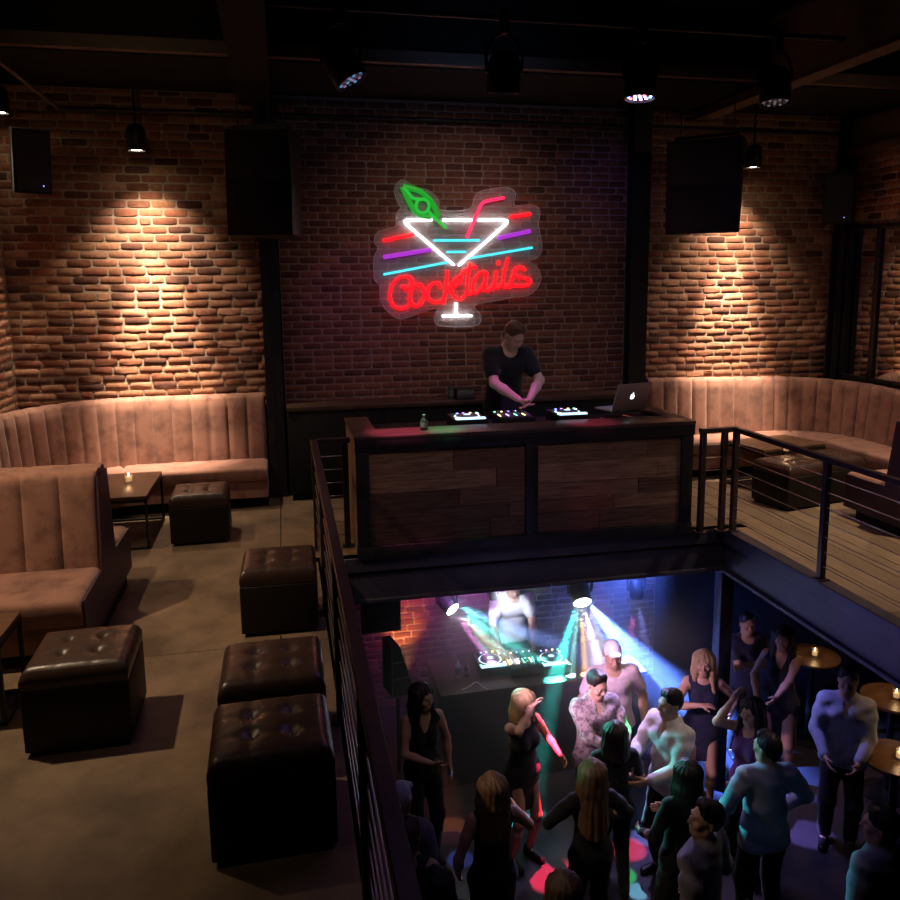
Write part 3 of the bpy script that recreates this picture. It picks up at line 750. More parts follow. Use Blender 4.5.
# ------------------------------------------------------------------ hanging loudspeakers, cans, stage lamps
def hung_speaker(label, x, y, ztop, w, d, h, rz, tilt, chain=0.3, taper=0.0):
    t = thing('loudspeaker', label, 'loudspeaker', (x, y, ztop), rz)
    R = Matrix.Rotation(tilt, 4, 'X')
    for k in range(2):
        b = MB()
        z1, z0 = -h*0.5*k-0.004, -h*0.5*(k+1)+0.004
        b.prism([(-w/2, 0), (w/2, 0), (w/2*0.94, d*0.5), (w/2*0.8, d), (-w/2*0.8, d), (-w/2*0.94, d*0.5)], z0, z1)
        for vv in b.bm.verts: vv.co.y *= 1-taper*(-vv.co.z/h)
        bmesh.ops.transform(b.bm, matrix=R, verts=b.bm.verts[:])
        cab = b.build('cabinet', M_PLASTIC, t)
        b = MB(); b.box(-w/2*0.93, w/2*0.93, -0.022, -0.004, z0+0.02, z1-0.02, 0.006, 2, R); b.build('grille', M_GRILLE, cab)
    b = MB()
    for sx in (-1, 1): b.box(sx*w*0.42-0.012, sx*w*0.42+0.012, 0.1, 0.14, -h, 0.03, 0, 1, R)
    b.box(-w*0.43, w*0.43, 0.1, 0.14, 0.02, 0.05, 0, 1, R); b.build('rigging_frame', M_STEEL, t)
    for sx in (-1, 1):
        b = MB(); b.cyl((sx*w*0.36, 0.12, 0.03), (sx*w*0.36, 0.12, chain), 0.007, n=6); b.build('chain', M_STEEL, t)
    return t
hung_speaker('large black loudspeaker hanging left of the neon sign before the brick', -0.16, 8.45, 3.86, 0.66, 0.50, 1.02, rad(-20), rad(-2), 0.51)
hung_speaker('large black loudspeaker hanging right of the neon sign, tilted down', 4.46, 8.30, 3.86, 0.80, 0.52, 0.99, rad(-46), rad(2), 0.51, 0.5)
M_LEDBLUE = mat('led_blue', (0, 0, 0), emit=(0.25, 0.3, 1.0), strength=4)
def small_speaker(label, x, y, z, rz, wall):
    t = thing('wall_speaker', label, 'loudspeaker', (x, y, z), rz)
    b = MB(); b.prism([(-0.17, -0.14), (0.17, -0.14), (0.12, 0.14), (-0.12, 0.14)], -0.30, 0.30, Matrix.Rotation(rad(10), 4, 'X')); b.build('cabinet', M_PLASTIC, t)
    b = MB(); b.box(-0.15, 0.15, -0.155, -0.14, -0.27, 0.27, 0.004, 1, Matrix.Rotation(rad(10), 4, 'X')); g = b.build('grille', M_GRILLE, t)
    b = MB(); b.lathe([(0.001, 0.004), (0.005, 0.002), (0.006, -0.004)], (0.07, -0.19, -0.25), 8); b.build('indicator', M_LEDBLUE, t)
    b = MB(); b.box(-0.03, 0.03, 0.10, wall, -0.05, 0.05); b.build('bracket', M_STEEL, t)
small_speaker('small black speaker with blue light in the left brick corner near the ceiling', -2.36, 9.05, 3.58, rad(30), 0.36)
small_speaker('small black speaker with blue light in the right brick corner near the ceiling', 6.72, 9.08, 3.35, rad(-35), 0.34)

def can_light(label, x, y, z, top):
    t = thing('ceiling_can_light', label, 'lamp', (x, y, z), group='wall washing can lights')
    b = MB(); b.lathe([(0.085, 0.0), (0.09, 0.01), (0.09, 0.20), (0.07, 0.24), (0.03, 0.26)], n=24, caps=False)
    b.lathe([(0.085, 0.0), (0.078, 0.004), (0.074, 0.03)], n=24, caps=False); b.lathe([(0.03, 0.26), (0.001, 0.262)], n=24, caps=False)
    b.build('housing', M_PLASTIC, t)
    b = MB(); b.lathe([(0.001, 0.012), (0.06, 0.014), (0.074, 0.022)], n=20, caps=False); b.build('lens', M_BULB, t)
    b = MB(); b.cyl((0, 0, 0.25), (0, 0, top-z), 0.012, n=8); b.box(-0.1, 0.1, -0.012, 0.012, 0.12, 0.14); b.build('hanger', M_STEEL, t)
can_light('black can light shining down the brick over the left corner banquette', -1.33, 8.93, 3.68, 4.36)
can_light('black can light shining down the brick beside the right hanging loudspeaker', 5.45, 8.93, 3.66, 4.36)
can_light('can light whose bright lens shows at the left edge near the ceiling', -2.535, 8.9, 3.99, 4.36)

def par_can(label, x, y, z, tiltx, tilty, cols, strength=6):
    t = thing('stage_lamp', label, 'stage lamp', (x, y, z), group='stage lamps on the lighting bar')
    R = Matrix.Rotation(tiltx, 4, 'X') @ Matrix.Rotation(tilty, 4, 'Y')
    def rot(b): bmesh.ops.transform(b.bm, matrix=R, verts=b.bm.verts[:]); return b
    b = MB(); b.lathe([(0.125, -0.17), (0.13, -0.165), (0.13, 0.05), (0.10, 0.12), (0.05, 0.15)], n=28, caps=False)
    b.lathe([(0.125, -0.17), (0.118, -0.165), (0.116, -0.14)], n=28, caps=False); b.lathe([(0.05, 0.15), (0.001, 0.152)], n=28, caps=False); rot(b).build('housing', M_PLASTIC, t)
    b = MB(); b.lathe([(0.116, -0.142), (0.001, -0.142)], n=28, caps=False); ln = rot(b).build('lens_plate', M_PLASTIC, t)
    k = 0
    for rr, n in ((0.0, 1), (0.045, 6), (0.092, 12)):
        for i in range(n):
            a = 2*PI*i/n; b = MB(); b.lathe([(0.014, -0.143), (0.012, -0.149), (0.001, -0.150)], (rr*math.cos(a), rr*math.sin(a), 0), 8)
            c = cols[k % len(cols)]; k += 1
            rot(b).build('led', mat('par_led_%d%d%d_%g' % (int(c[0]*9), int(c[1]*9), int(c[2]*9), strength), (0, 0, 0), emit=c, strength=strength), ln)
    b = MB(); b.tube([(-0.14, 0, -0.02), (-0.15, 0, 0.12), (-0.10, 0, 0.24), (0, 0, 0.28), (0.10, 0, 0.24), (0.15, 0, 0.12), (0.14, 0, -0.02)], 0.013, 6); b.build('yoke', M_STEEL, t)
    b = MB(); b.box(-0.035, 0.035, -0.035, 0.035, 0.27, 0.45, 0.006); b.build('clamp', M_STEEL, t)
    return t
MIX = [(0.6, 0.7, 1), (1, 0.15, 0.3), (0.15, 0.3, 1), (0.8, 0.9, 1), (1, 0.3, 0.7)]
par_can('black stage lamp on the bar, leftmost of the four, tilted sideways', 0.52, 6.6, 4.03, rad(-12), rad(-28), [(0.2, 0.5, 1), (0.05, 0.1, 0.2), (0.5, 0.25, 0.5)], 0.5)
par_can('black stage lamp on the bar, second from the left, above the sign', 1.80, 6.6, 4.03, rad(10), rad(0), [(0.05, 0.1, 0.35)], 0.5)
par_can('stage lamp on the bar with bright red and blue LEDs, third from left', 2.96, 6.6, 4.02, rad(-4), rad(2), MIX, 9)
par_can('black stage lamp on the bar, rightmost of the four', 4.2, 6.6, 4.02, rad(-10), rad(4), [(0.5, 0.4, 0.4), (0.1, 0.08, 0.1)], 0.25)

# ------------------------------------------------------------------ DJ gear on the upper booth
M_KNOB = mat('grey_knob', (0.12, 0.12, 0.13), 0.45)
M_SCREEN = mat('lit_screen', (0, 0, 0), emit=(0.45, 0.75, 1.0), strength=2.2)
M_RINGL = mat('jog_ring_light', (0, 0, 0), emit=(0.6, 0.8, 1.0), strength=2.6)
M_LEDS = [mat('led_amber', (0, 0, 0), emit=(1, 0.6, 0.2), strength=6), mat('led_green', (0, 0, 0), emit=(0.2, 1, 0.5), strength=4),
          mat('led_violet', (0, 0, 0), emit=(0.7, 0.3, 1), strength=5), M_LEDWHITE, M_LEDBLUE]
def cdj(label, loc, rz):
    t = thing('media_player', label, 'DJ player', loc, rz)
    b = MB(); b.box(-0.16, 0.16, -0.20, 0.20, 0.0, 0.10, 0.008); b.build('body', M_PLASTIC, t)
    b = MB(); b.lathe([(0.105, 0.10), (0.107, 0.112), (0.09, 0.118), (0.04, 0.119), (0.001, 0.119)], (0, 0.0, 0), 32, False); j = b.build('jog_wheel', M_KNOB, t)
    b = MB(); b.lathe([(0.110, 0.101), (0.119, 0.107), (0.124, 0.101)], (0, 0, 0), 32, False); b.build('ring_light', M_RINGL, j)
    b = MB(); b.lathe([(0.035, 0.1195), (0.001, 0.1215)], (0, 0, 0), 20, False); b.build('centre_display', M_SCREEN, j)
    b = MB(); b.box(-0.14, 0.14, 0.14, 0.19, 0.10, 0.115, 0.003); b.build('screen', M_SCREEN, t)
    k = 0
    for px, py in ((-0.13, -0.16), (-0.13, -0.11), (-0.07, -0.17), (0.0, -0.17), (0.06, -0.17), (0.13, 0.12), (-0.13, 0.11)):
        b = MB(); b.lathe([(0.012, 0.10), (0.012, 0.107), (0.001, 0.108)], (px, py, 0), 10, False); b.build('button', M_LEDS[(k*2+1) % 5], t); k += 1
    b = MB(); b.box(0.125, 0.15, -0.15, 0.06, 0.10, 0.103); b.box(0.12, 0.155, -0.06, -0.04, 0.10, 0.118, 0.003); b.build('pitch_fader', M_KNOB, t)
    return t
def mixer(label, loc, rz):
    t = thing('mixer', label, 'DJ mixer', loc, rz)
    b = MB(); b.box(-0.165, 0.165, -0.20, 0.20, 0.0, 0.10, 0.008); b.build('body', M_PLASTIC, t)
    k = 0
    for i in range(4):
        for j in range(4):
            b = MB(); b.lathe([(0.013, 0.10), (0.011, 0.122), (0.001, 0.123)], (-0.12+0.08*i, 0.14-0.06*j, 0), 10, False); b.build('knob', M_KNOB, t)
        b = MB(); b.box(-0.13+0.08*i, -0.11+0.08*i, -0.12, -0.10, 0.10, 0.122, 0.003); b.build('channel_fader', M_KNOB, t)
        b = MB(); b.box(-0.098+0.08*i, -0.090+0.08*i, -0.02, 0.09, 0.10, 0.104); b.build('level_meter', M_LEDS[i % 3], t)
    for i in range(5):
        b = MB(); b.lathe([(0.009, 0.10), (0.009, 0.106), (0.001, 0.107)], (-0.14+0.07*i, -0.17, 0), 8, False); b.build('cue_button', M_LEDS[(i+2) % 5], t)
    return t
ZG = 1.011
pc = at_y(467, 420, 7.52)
cdj('black media player with a lit jog wheel at the left end of the booth gear', (pc.x, 7.52, ZG), PI)
pc = at_y(513, 420, 7.52)
mixer('black DJ mixer under the DJ hands in the middle of the booth', (pc.x, 7.52, ZG), PI)
pc = at_y(567, 420, 7.52)
cdj('black media player with a lit jog wheel between the mixer and laptop', (pc.x, 7.52, ZG), PI)
M_ALU = mat('aluminium', (0.50, 0.40, 0.36), 0.42, 0.5)
M_LOGO = mat('logo_light', (0, 0, 0), emit=(0.92, 0.96, 1.0), strength=3)
def laptop(label, loc, rz, sc=1.0, logo=True):
    t = thing('laptop', label, 'laptop', loc, rz); t.scale = (sc,)*3
    w, d = 0.17, 0.235
    b = MB(); b.box(-w, w, -d/2, d/2, 0.0, 0.014, 0.004); b.build('keyboard_base', M_ALU, t)
    H = Matrix.Translation((0, -d/2, 0.012)) @ Matrix.Rotation(rad(18), 4, 'X')
    b = MB(); b.box(-w, w, -0.008, 0.0, 0.0, 0.235, 0.004, 2, H); lid = b.build('screen_lid', M_ALU, t)
    b = MB(); b.box(-w+0.012, w-0.012, 0.0005, 0.0015, 0.014, 0.222, 0, 1, H); b.build('display', M_SCREEN, lid)
    if logo:   # glowing fruit shaped emblem with a bite and a leaf
        b = MB(); pts = []
        for k in range(40):
            a = 2*PI*k/40; rr = 0.021*(1-0.10*math.exp(-((a-PI/2)/0.32)**2)-0.07*math.exp(-((a-3*PI/2)/0.28)**2))
            x, z = -rr*math.cos(a)*0.92, rr*math.sin(a)*1.08
            dx, dz = x+0.0235, z-0.003
            dd = math.hypot(dx, dz)
            if dd < 0.0095: x, z = -0.0235+dx/dd*0.0095, 0.003+dz/dd*0.0095
            pts.append((x, z))
        b.prism(pts, 0, 0.002, H @ Matrix.Translation((0, -0.0085, 0.12)) @ Matrix(((1, 0, 0, 0), (0, 0, -1, 0), (0, 1, 0, 0), (0, 0, 0, 1))))
        lf = [(0.001, 0.024), (0.002, 0.031), (0.008, 0.036), (0.0085, 0.029)]
        b.prism(lf, 0, 0.002, H @ Matrix.Translation((0, -0.0085, 0.12)) @ Matrix(((1, 0, 0, 0), (0, 0, -1, 0), (0, 1, 0, 0), (0, 0, 0, 1))))
        b.build('emblem', M_LOGO, lid)
    b = MB()
    for sx in (-1, 1): b.tube([(sx*0.12, 0.10, -0.078), (sx*0.12, -0.09, -0.078), (sx*0.12, -0.11, -0.01), (sx*0.12, 0.10, -0.004)], 0.006, 6)
    b.build('stand', M_CABLE, t)
    return t
pl = at_y(625, 415, 7.62)
laptop('open silver laptop with a glowing emblem at the right end of the booth', (pl.x-0.09, 7.55, ZG+0.10), rad(14), 1.2)
def bottle(label, loc, h, r, m, cap, group=None, tint=None):
    t = thing('bottle', label, 'bottle', loc, group=group)
    b = MB(); b.lathe([(r*0.9, 0), (r, 0.006), (r, h*0.58), (r*0.8, h*0.68), (r*0.36, h*0.80), (r*0.34, h*0.93), (0.001, h*0.935)], n=18); b.build('glass_body', m, t)
    b = MB(); b.cyl((0, 0, h*0.92), (0, 0, h), r*0.4, n=12); b.build('cap', cap, t)
    b = MB(); b.lathe([(r*1.01, h*0.2), (r*1.015, h*0.22), (r*1.015, h*0.5), (r*1.01, h*0.52)], n=18, caps=False); b.build('label_band', tint or M_KNOB, t)
    return t
M_DARKGL = mat('dark_glass', (0.02, 0.022, 0.02), 0.1, spec=0.6)
M_PET = mat('clear_plastic', (0.85, 0.85, 0.9), 0.08, trans=0.6, spec=0.6)
p = at_z(424, 430, BZ); bottle('small dark bottle on the left end of the booth ledge', (p.x, p.y, BZ), 0.14, 0.033, M_DARKGL, M_KNOB)
p = at_y(451, 402, 9.1); bottle('green glass bottle on the back counter behind the DJ', (p.x, 9.1, 1.05), 0.20, 0.035, mat('green_glass', (0.06, 0.10, 0.06), 0.12, spec=0.6), M_KNOB)
p = at_y(464, 402, 9.1)
t = thing('amplifier', 'small silver fronted amplifier box on the back counter beside the green bottle', 'amplifier', (p.x, 9.1, 1.05))
b = MB(); b.box(-0.11, 0.11, -0.10, 0.10, 0, 0.12, 0.006); b.build('case', M_PLASTIC, t)
b = MB(); b.box(-0.10, 0.10, -0.106, -0.10, 0.015, 0.105, 0.003); b.build('face_plate', M_KNOB, t)
for k in range(3):
    b = MB(); b.cyl((-0.06+0.06*k, -0.105, 0.06), (-0.06+0.06*k, -0.125, 0.06), 0.016, n=12); b.build('dial', M_CABLE, t)
def cable(label, pts, r, m): 
    b = MB(); b.tube(smooth_line(pts, 6), r, 6); return tag(b.build('cable', m, None, 60), label, 'cable')
cable('thin cable looping over the booth ledge right of the laptop', [at_z(642, 409, BZ+.01), at_z(652, 411, BZ+.012), at_z(662, 415, BZ+.01), at_z(668, 417, BZ+.006)], 0.006, M_CABLE)

# ------------------------------------------------------------------ lower stage
M_LAMPW = mat('moving_head_lens', (0, 0, 0), emit=(0.92, 1.0, 0.98), strength=25)
b = MB(); b.cyl((0.5, 8.0, -0.62), (4.6, 8.0, -0.62), 0.025, n=10)
for x in (0.7, 1.9, 3.3, 4.5): b.cyl((x, 8.0, -0.62), (x, 8.0, -0.16), 0.012, n=6)
tag(b.build('lighting_bar', M_STEEL), 'black lighting bar over the lower stage', 'lighting bar')
def moving_head(label, loc, target, sc=1.0, m=M_LAMPW):
    t = thing('moving_head_lamp', label, 'stage lamp', loc, group='stage lamps over the lower booth')
    q = (Vector(target)-Vector(loc)).to_track_quat('-Z', 'Y').to_matrix().to_4x4()
    b = MB(); b.lathe([(0.075*sc, -0.10*sc), (0.08*sc, -0.09*sc), (0.085*sc, 0.04*sc), (0.06*sc, 0.13*sc), (0.02*sc, 0.15*sc)], n=20, caps=False)
    bmesh.ops.transform(b.bm, matrix=q, verts=b.bm.verts[:]); b.build('housing', M_PLASTIC, t)
    b = MB(); b.lathe([(0.075*sc, -0.095*sc), (0.001, -0.10*sc)], n=20, caps=False)
    bmesh.ops.transform(b.bm, matrix=q, verts=b.bm.verts[:]); b.build('lens', m, t)
    b = MB(); b.tube([(-0.10*sc, 0, 0), (-0.11*sc, 0, 0.13*sc), (0, 0, 0.18*sc), (0.11*sc, 0, 0.13*sc), (0.10*sc, 0, 0)], 0.014*sc, 6); b.box(-0.06*sc, 0.06*sc, -0.06*sc, 0.06*sc, 0.17*sc, -loc[2]-0.62 if -loc[2]-0.62 > 0.2*sc else 0.25*sc); b.build('yoke', M_STEEL, t)
    return t
F1 = (1.56, 8.0, -0.945); F2 = (3.03, 8.0, -0.965); F3 = (3.69, 8.0, -1.0); F4 = (2.13, 8.3, -1.02)
moving_head('moving head lamp throwing a slanting multicoloured beam over the lower booth, left one', F1, (2.5, 6.4, -1.9))
moving_head('brightest moving head lamp above the man in the white cap', F2, (2.9, 6.3, -2.3), 1.3)
moving_head('small round lamp with coloured rim at right of the lower stage', F3, (3.7, 7.7, -2.6), 0.95, mat('rim_lamp', (0, 0, 0), emit=(0.7, 1.0, 0.9), strength=8))
moving_head('little white lamp above the lower DJ', F4, (2.3, 8.4, -2.2), 0.55)
def bm_spot(src, px, y, w, c, s, bl=0.4, rr=0.02):
    tg = at_y(px[0], px[1], y); d = (tg-Vector(src)).normalized()
    return spot('stage_beam', Vector(src)+d*0.19, tg, w, c, s, bl, rr)
# left fixture: teal / white / orange / magenta fan
for px, c, w, s in (((535, 660), (0.15, 1.0, 0.85), 120, 7), ((528, 672), (1.0, 0.95, 0.9), 130, 6), ((516, 672), (1.0, 0.55, 0.25), 110, 6), ((502, 675), (0.9, 0.3, 0.8), 90, 8), ((545, 640), (0.2, 0.35, 1.0), 110, 9)):
    bm_spot(F1, px, 7.9, w*22, c, s*1.35, 0.7)
# right fixture
for px, c, w, s in (((552, 690), (0.05, 0.9, 0.8), 150, 11), ((568, 700), (0.35, 1.0, 0.85), 100, 6), ((587, 690), (1.0, 0.55, 0.22), 190, 6), ((606, 690), (0.85, 0.40, 1.0), 120, 8), ((622, 680), (0.7, 0.75, 1.0), 70, 9), ((660, 690), (0.10, 0.22, 1.0), 420, 22)):
    bm_spot(F2, px, 7.6, w*22, c, s*1.5, 0.7)
bm_spot(F3, (628, 660), 7.9, 400, (1.0, 0.1, 0.4), 14); bm_spot(F3, (648, 660), 7.9, 400, (0.3, 0.3, 1.0), 16)
spot('stage_beam', (3.30, 8.2, -0.62), (3.45, 8.0, -2.2), 300, (1.0, 0.1, 0.5), 9, 0.5)
# washes on the back wall and on the crowd
spot('stage_wash', (1.15, 8.75, -2.3), (1.28, 9.4, -1.75), 150, (1.0, 0.36, 0.12), 42, 0.8)
spot('stage_wash', (1.3, 8.6, -0.4), (1.30, 9.4, -1.45), 130, (1.0, 0.06, 0.18), 38, 0.8)
spot('stage_wash', (2.0, 8.3, -0.3), (1.9, 9.4, -1.7), 104, (0.6, 0.2, 0.9), 70, 0.9)
spot('stage_wash', (2.9, 8.6, -0.4), (2.9, 9.4, -1.25), 60, (0.4, 1.0, 0.75), 34, 0.9)
spot('stage_wash', (4.0, 8.4, -0.3), (4.0, 9.4, -1.7), 180, (0.10, 0.16, 1.0), 80, 0.9)
spot('stage_wash', (2.05, 7.9, -0.80), (2.45, 8.7, -1.5), 130, (0.72, 0.84, 1.0), 34, 0.3)
spot('crowd_wash', (3.0, 6.9, -0.5), (2.6, 5.2, -2.2), 170, (0.6, 0.45, 1.0), 80, 0.9, 0.08)
bm_spot(F2, (625, 760), 6.4, 900, (0.95, 0.80, 1.0), 24, 0.9)
spot('crowd_wash', (1.3, 5.9, -0.40), (3.0, 6.8, -1.5), 270, (1.0, 0.58, 0.92), 44, 0.9, 0.08)
spot('stage_wash', (3.4, 7.6, -0.40), (4.2, 9.3, -1.6), 900, (0.08, 0.17, 1.0), 80, 1.0, 0.08)
spot('stage_wash', (1.6, 7.5, -0.40), (1.9, 9.3, -1.9), 120, (0.55, 0.15, 0.75), 80, 1.0, 0.08)
spot('crowd_wash', (1.6, 7.6, -0.75), (2.5, 5.6, -1.7), 300, (0.08, 1.0, 0.75), 28, 0.5, 0.04)
spot('crowd_wash', (1.5, 7.6, -0.75), (3.75, 5.0, -1.6), 300, (0.1, 0.85, 0.9), 20, 0.5, 0.04)
spot('crowd_wash', (3.9, 6.6, -0.55), (4.6, 6.2, -1.8), 60, (0.35, 0.3, 1.0), 60, 0.8, 0.05)
area('crowd_fill', (2.2, 5.2, 3.6), (2.4, 5.6, -2.8), 14, (0.45, 0.30, 0.9), 2.0, 3.0)
spot('fascia_fill', (1.6, 6.3, -0.6), (4.07, 5.4, -0.2), 60, (0.25, 0.25, 1.0), 60, 0.9, 0.08)  # unseen spots added in the well to tint the steel fascia
spot('fascia_fill', (1.5, 4.9, -0.6), (4.07, 4.6, -0.2), 30, (0.35, 0.25, 0.9), 60, 0.9, 0.08)
spot('fascia_fill', (2.2, 4.5, -0.7), (2.2, 6.88, -0.2), 8, (0.4, 0.28, 0.9), 80, 0.9, 0.08)
# coloured patches on the dance floor
def patch(u, v, src, w, c, s): 
    t = at_z(u, v, -2.79); spot('floor_beam', src, t, w*6, c, s, 0.5, 0.01)
patch(548, 872, (2.2, 6.6, -0.55), 420, (1.0, 0.03, 0.10), 13); patch(629, 848, (3.0, 6.6, -0.55), 300, (1.0, 0.05, 0.12), 9)
patch(624, 874, (3.05, 6.6, -0.55), 190, (0.05, 1.0, 0.15), 6); patch(638, 890, (3.15, 6.6, -0.55), 200, (0.25, 0.75, 1.0), 5)
patch(644, 836, (3.3, 6.6, -0.55), 170, (0.25, 0.35, 1.0), 7); patch(806, 833, (3.3, 6.6, -0.55), 150, (0.3, 0.25, 1.0), 10)
patch(452, 826, (1.2, 6.6, -0.55), 60, (1.0, 0.3, 0.1), 8); patch(460, 858, (1.4, 6.6, -0.55), 60, (0.1, 0.2, 1.0), 7)
patch(770, 838, (3.6, 6.6, -0.55), 120, (0.2, 0.5, 1.0), 5)

spot('crowd_wash', (0.45, 4.7, -0.45), at_y(735, 795, 5.2), 70, (0.10, 1.0, 0.75), 6, 0.6, 0.03)
spot('crowd_wash', (1.6, 6.8, -0.45), at_y(828, 858, 4.3), 220, (0.08, 0.95, 0.9), 9, 0.6, 0.03)
spot('crowd_wash', (0.45, 5.2, -0.45), at_y(590, 768, 5.3), 45, (0.10, 1.0, 0.6), 9, 0.7, 0.03)

# haze in the lower stage
hz = MB(); hz.box(0.45, 4.10, 6.95, 9.30, -2.79, -0.18)
m = bpy.data.materials.new('stage_haze'); m.use_nodes = True
nt = m.node_tree; nt.nodes.clear()
o = nt.nodes.new('ShaderNodeOutputMaterial'); vs = nt.nodes.new('ShaderNodeVolumeScatter')
vs.inputs['Color'].default_value = (1, 1, 1, 1); vs.inputs['Density'].default_value = 0.22; vs.inputs['Anisotropy'].default_value = 0.15
nt.links.new(vs.outputs[0], o.inputs['Volume'])
tag(hz.build('stage_haze', m, None, 0), 'thin haze over the lower stage catching the light beams', 'haze', kind='stuff')

# lower DJ table with its gear
lt = thing('dj_table', 'dark table carrying DJ gear on the lower stage', 'table', (2.45, 8.0, -2.8))
b = MB(); b.box(-1.05, 1.20, -0.42, 0.42, 1.02, 1.05, 0.005); b.build('table_top', M_COUNTER, lt)
b = MB(); b.box(-1.03, 1.18, -0.40, -0.37, 0.02, 1.02, 0.003); b.build('front_panel', mat('blue_lit_panel', (0.014, 0.015, 0.04), 0.5), lt)  # blue of the stage light put into the panel colour
for sx in (-1.03, 1.15):
    b = MB(); b.box(sx, sx+0.03, -0.37, 0.40, 0.0, 1.02, 0.003); b.build('side_panel', M_STEEL, lt)
ZL = -1.749
def on(u, v): p = at_z(u, v, ZL); return (p.x, p.y, ZL)
cdj('media player with lit jog wheel on the lower stage table, left of the lower mixer', on(490, 668), PI)
mixer('mixer with tiny lights on the lower stage table', on(521, 668), PI)
cdj('media player with lit jog wheel on the lower stage table, right of the lower mixer', on(551, 666), PI)
bottle('clear water bottle on the left of the lower stage table', on(458, 678), 0.23, 0.034, M_PET, M_LEDWHITE and M_KNOB)
bottle('small dark bottle beside the clear water bottle on the lower stage table', on(467, 676), 0.15, 0.03, M_DARKGL, M_KNOB)
cable('white cable curled on the lower stage table', [on(462, 690), on(470, 686), on(476, 682), on(482, 686), on(488, 690)], 0.006, mat('white_cable', (0.6, 0.5, 0.5), 0.5))
# lower loudspeakers
p = at_y(381, 616, 7.8)
hung_speaker('black loudspeaker hanging over the lower stage left of the red lit brick', p.x, 7.8, -0.74, 0.40, 0.34, 0.37, rad(0), 0, 0.55)
p = at_y(397, 660, 8.0)
t = thing('stage_monitor', 'wedge shaped black stage monitor with pale edges by the red lit brick', 'loudspeaker', (p.x, 8.0, -2.8), rad(12))
b = MB(); b.prism([(-0.11, 0.95), (0.14, 0.95), (-0.02, 1.50), (-0.11, 1.50)], -0.15, 0.15, Matrix(((1, 0, 0, 0), (0, 0, 1, 0), (0, 1, 0, 0), (0, 0, 0, 1)))); b.build('cabinet', M_PLASTIC, t)
b = MB()
for q in (((-0.11, -0.155, 0.95), (-0.11, -0.155, 1.50)), ((0.14, -0.155, 0.95), (-0.02, -0.155, 1.50)), ((-0.11, -0.155, 0.95), (0.14, -0.155, 0.95)), ((-0.11, -0.155, 1.15), (0.08, -0.155, 1.15)), ((-0.11, -0.155, 1.33), (0.03, -0.155, 1.33))): b.cyl(q[0], q[1], 0.006, n=6)
b.build('edge_trim', M_CABLE, t)
b = MB(); b.cyl((0, 0, 0.0), (0, 0, 0.95), 0.022, n=10); b.lathe([(0.20, 0), (0.20, 0.02), (0.03, 0.03)], n=20); b.build('stand', M_STEEL, t)
# cocktail tables under the deck
def cocktail_table(label, x, y, h=1.02):
    t = thing('cocktail_table', label, 'table', (x, y, -2.8), group='cocktail tables under the deck')
    b = MB(); b.lathe([(0.001, h), (0.30, h), (0.305, h-0.012), (0.30, h-0.03), (0.001, h-0.03)], n=32, caps=False); b.build('table_top', M_WOODTOP, t)
    b = MB(); b.cyl((0, 0, 0.02), (0, 0, h-0.03), 0.035, n=14); b.build('stem', M_STEEL, t)
    b = MB(); b.lathe([(0.24, 0), (0.24, 0.012), (0.06, 0.03), (0.035, 0.05)], n=24); b.build('foot_plate', M_STEEL, t)
for (u, v, h, lab) in ((896, 757, 1.0, 'round cocktail table beside the man in the pale blue shirt'), (893, 697, 1.05, 'round cocktail table at the right edge under the deck'), (812, 655, 1.0, 'round cocktail table far back under the deck')):
    p = at_z(u, v, -2.8+h); cocktail_table(lab, p.x, p.y, h)
    candle(lab.replace('round cocktail table', 'glass candle on the cocktail table'), (p.x+0.02, p.y-0.02, -2.8+h+0.001), 'candles on the cocktail tables')
spot('bar_downlight', (5.5, 7.0, -0.25), (5.5, 6.9, -2.0), 33, (1.0, 0.6, 0.3), 70, 0.9, 0.05)
spot('bar_downlight', (5.2, 5.6, -0.25), (5.3, 5.8, -2.0), 21, (1.0, 0.55, 0.25), 60, 0.9, 0.05)
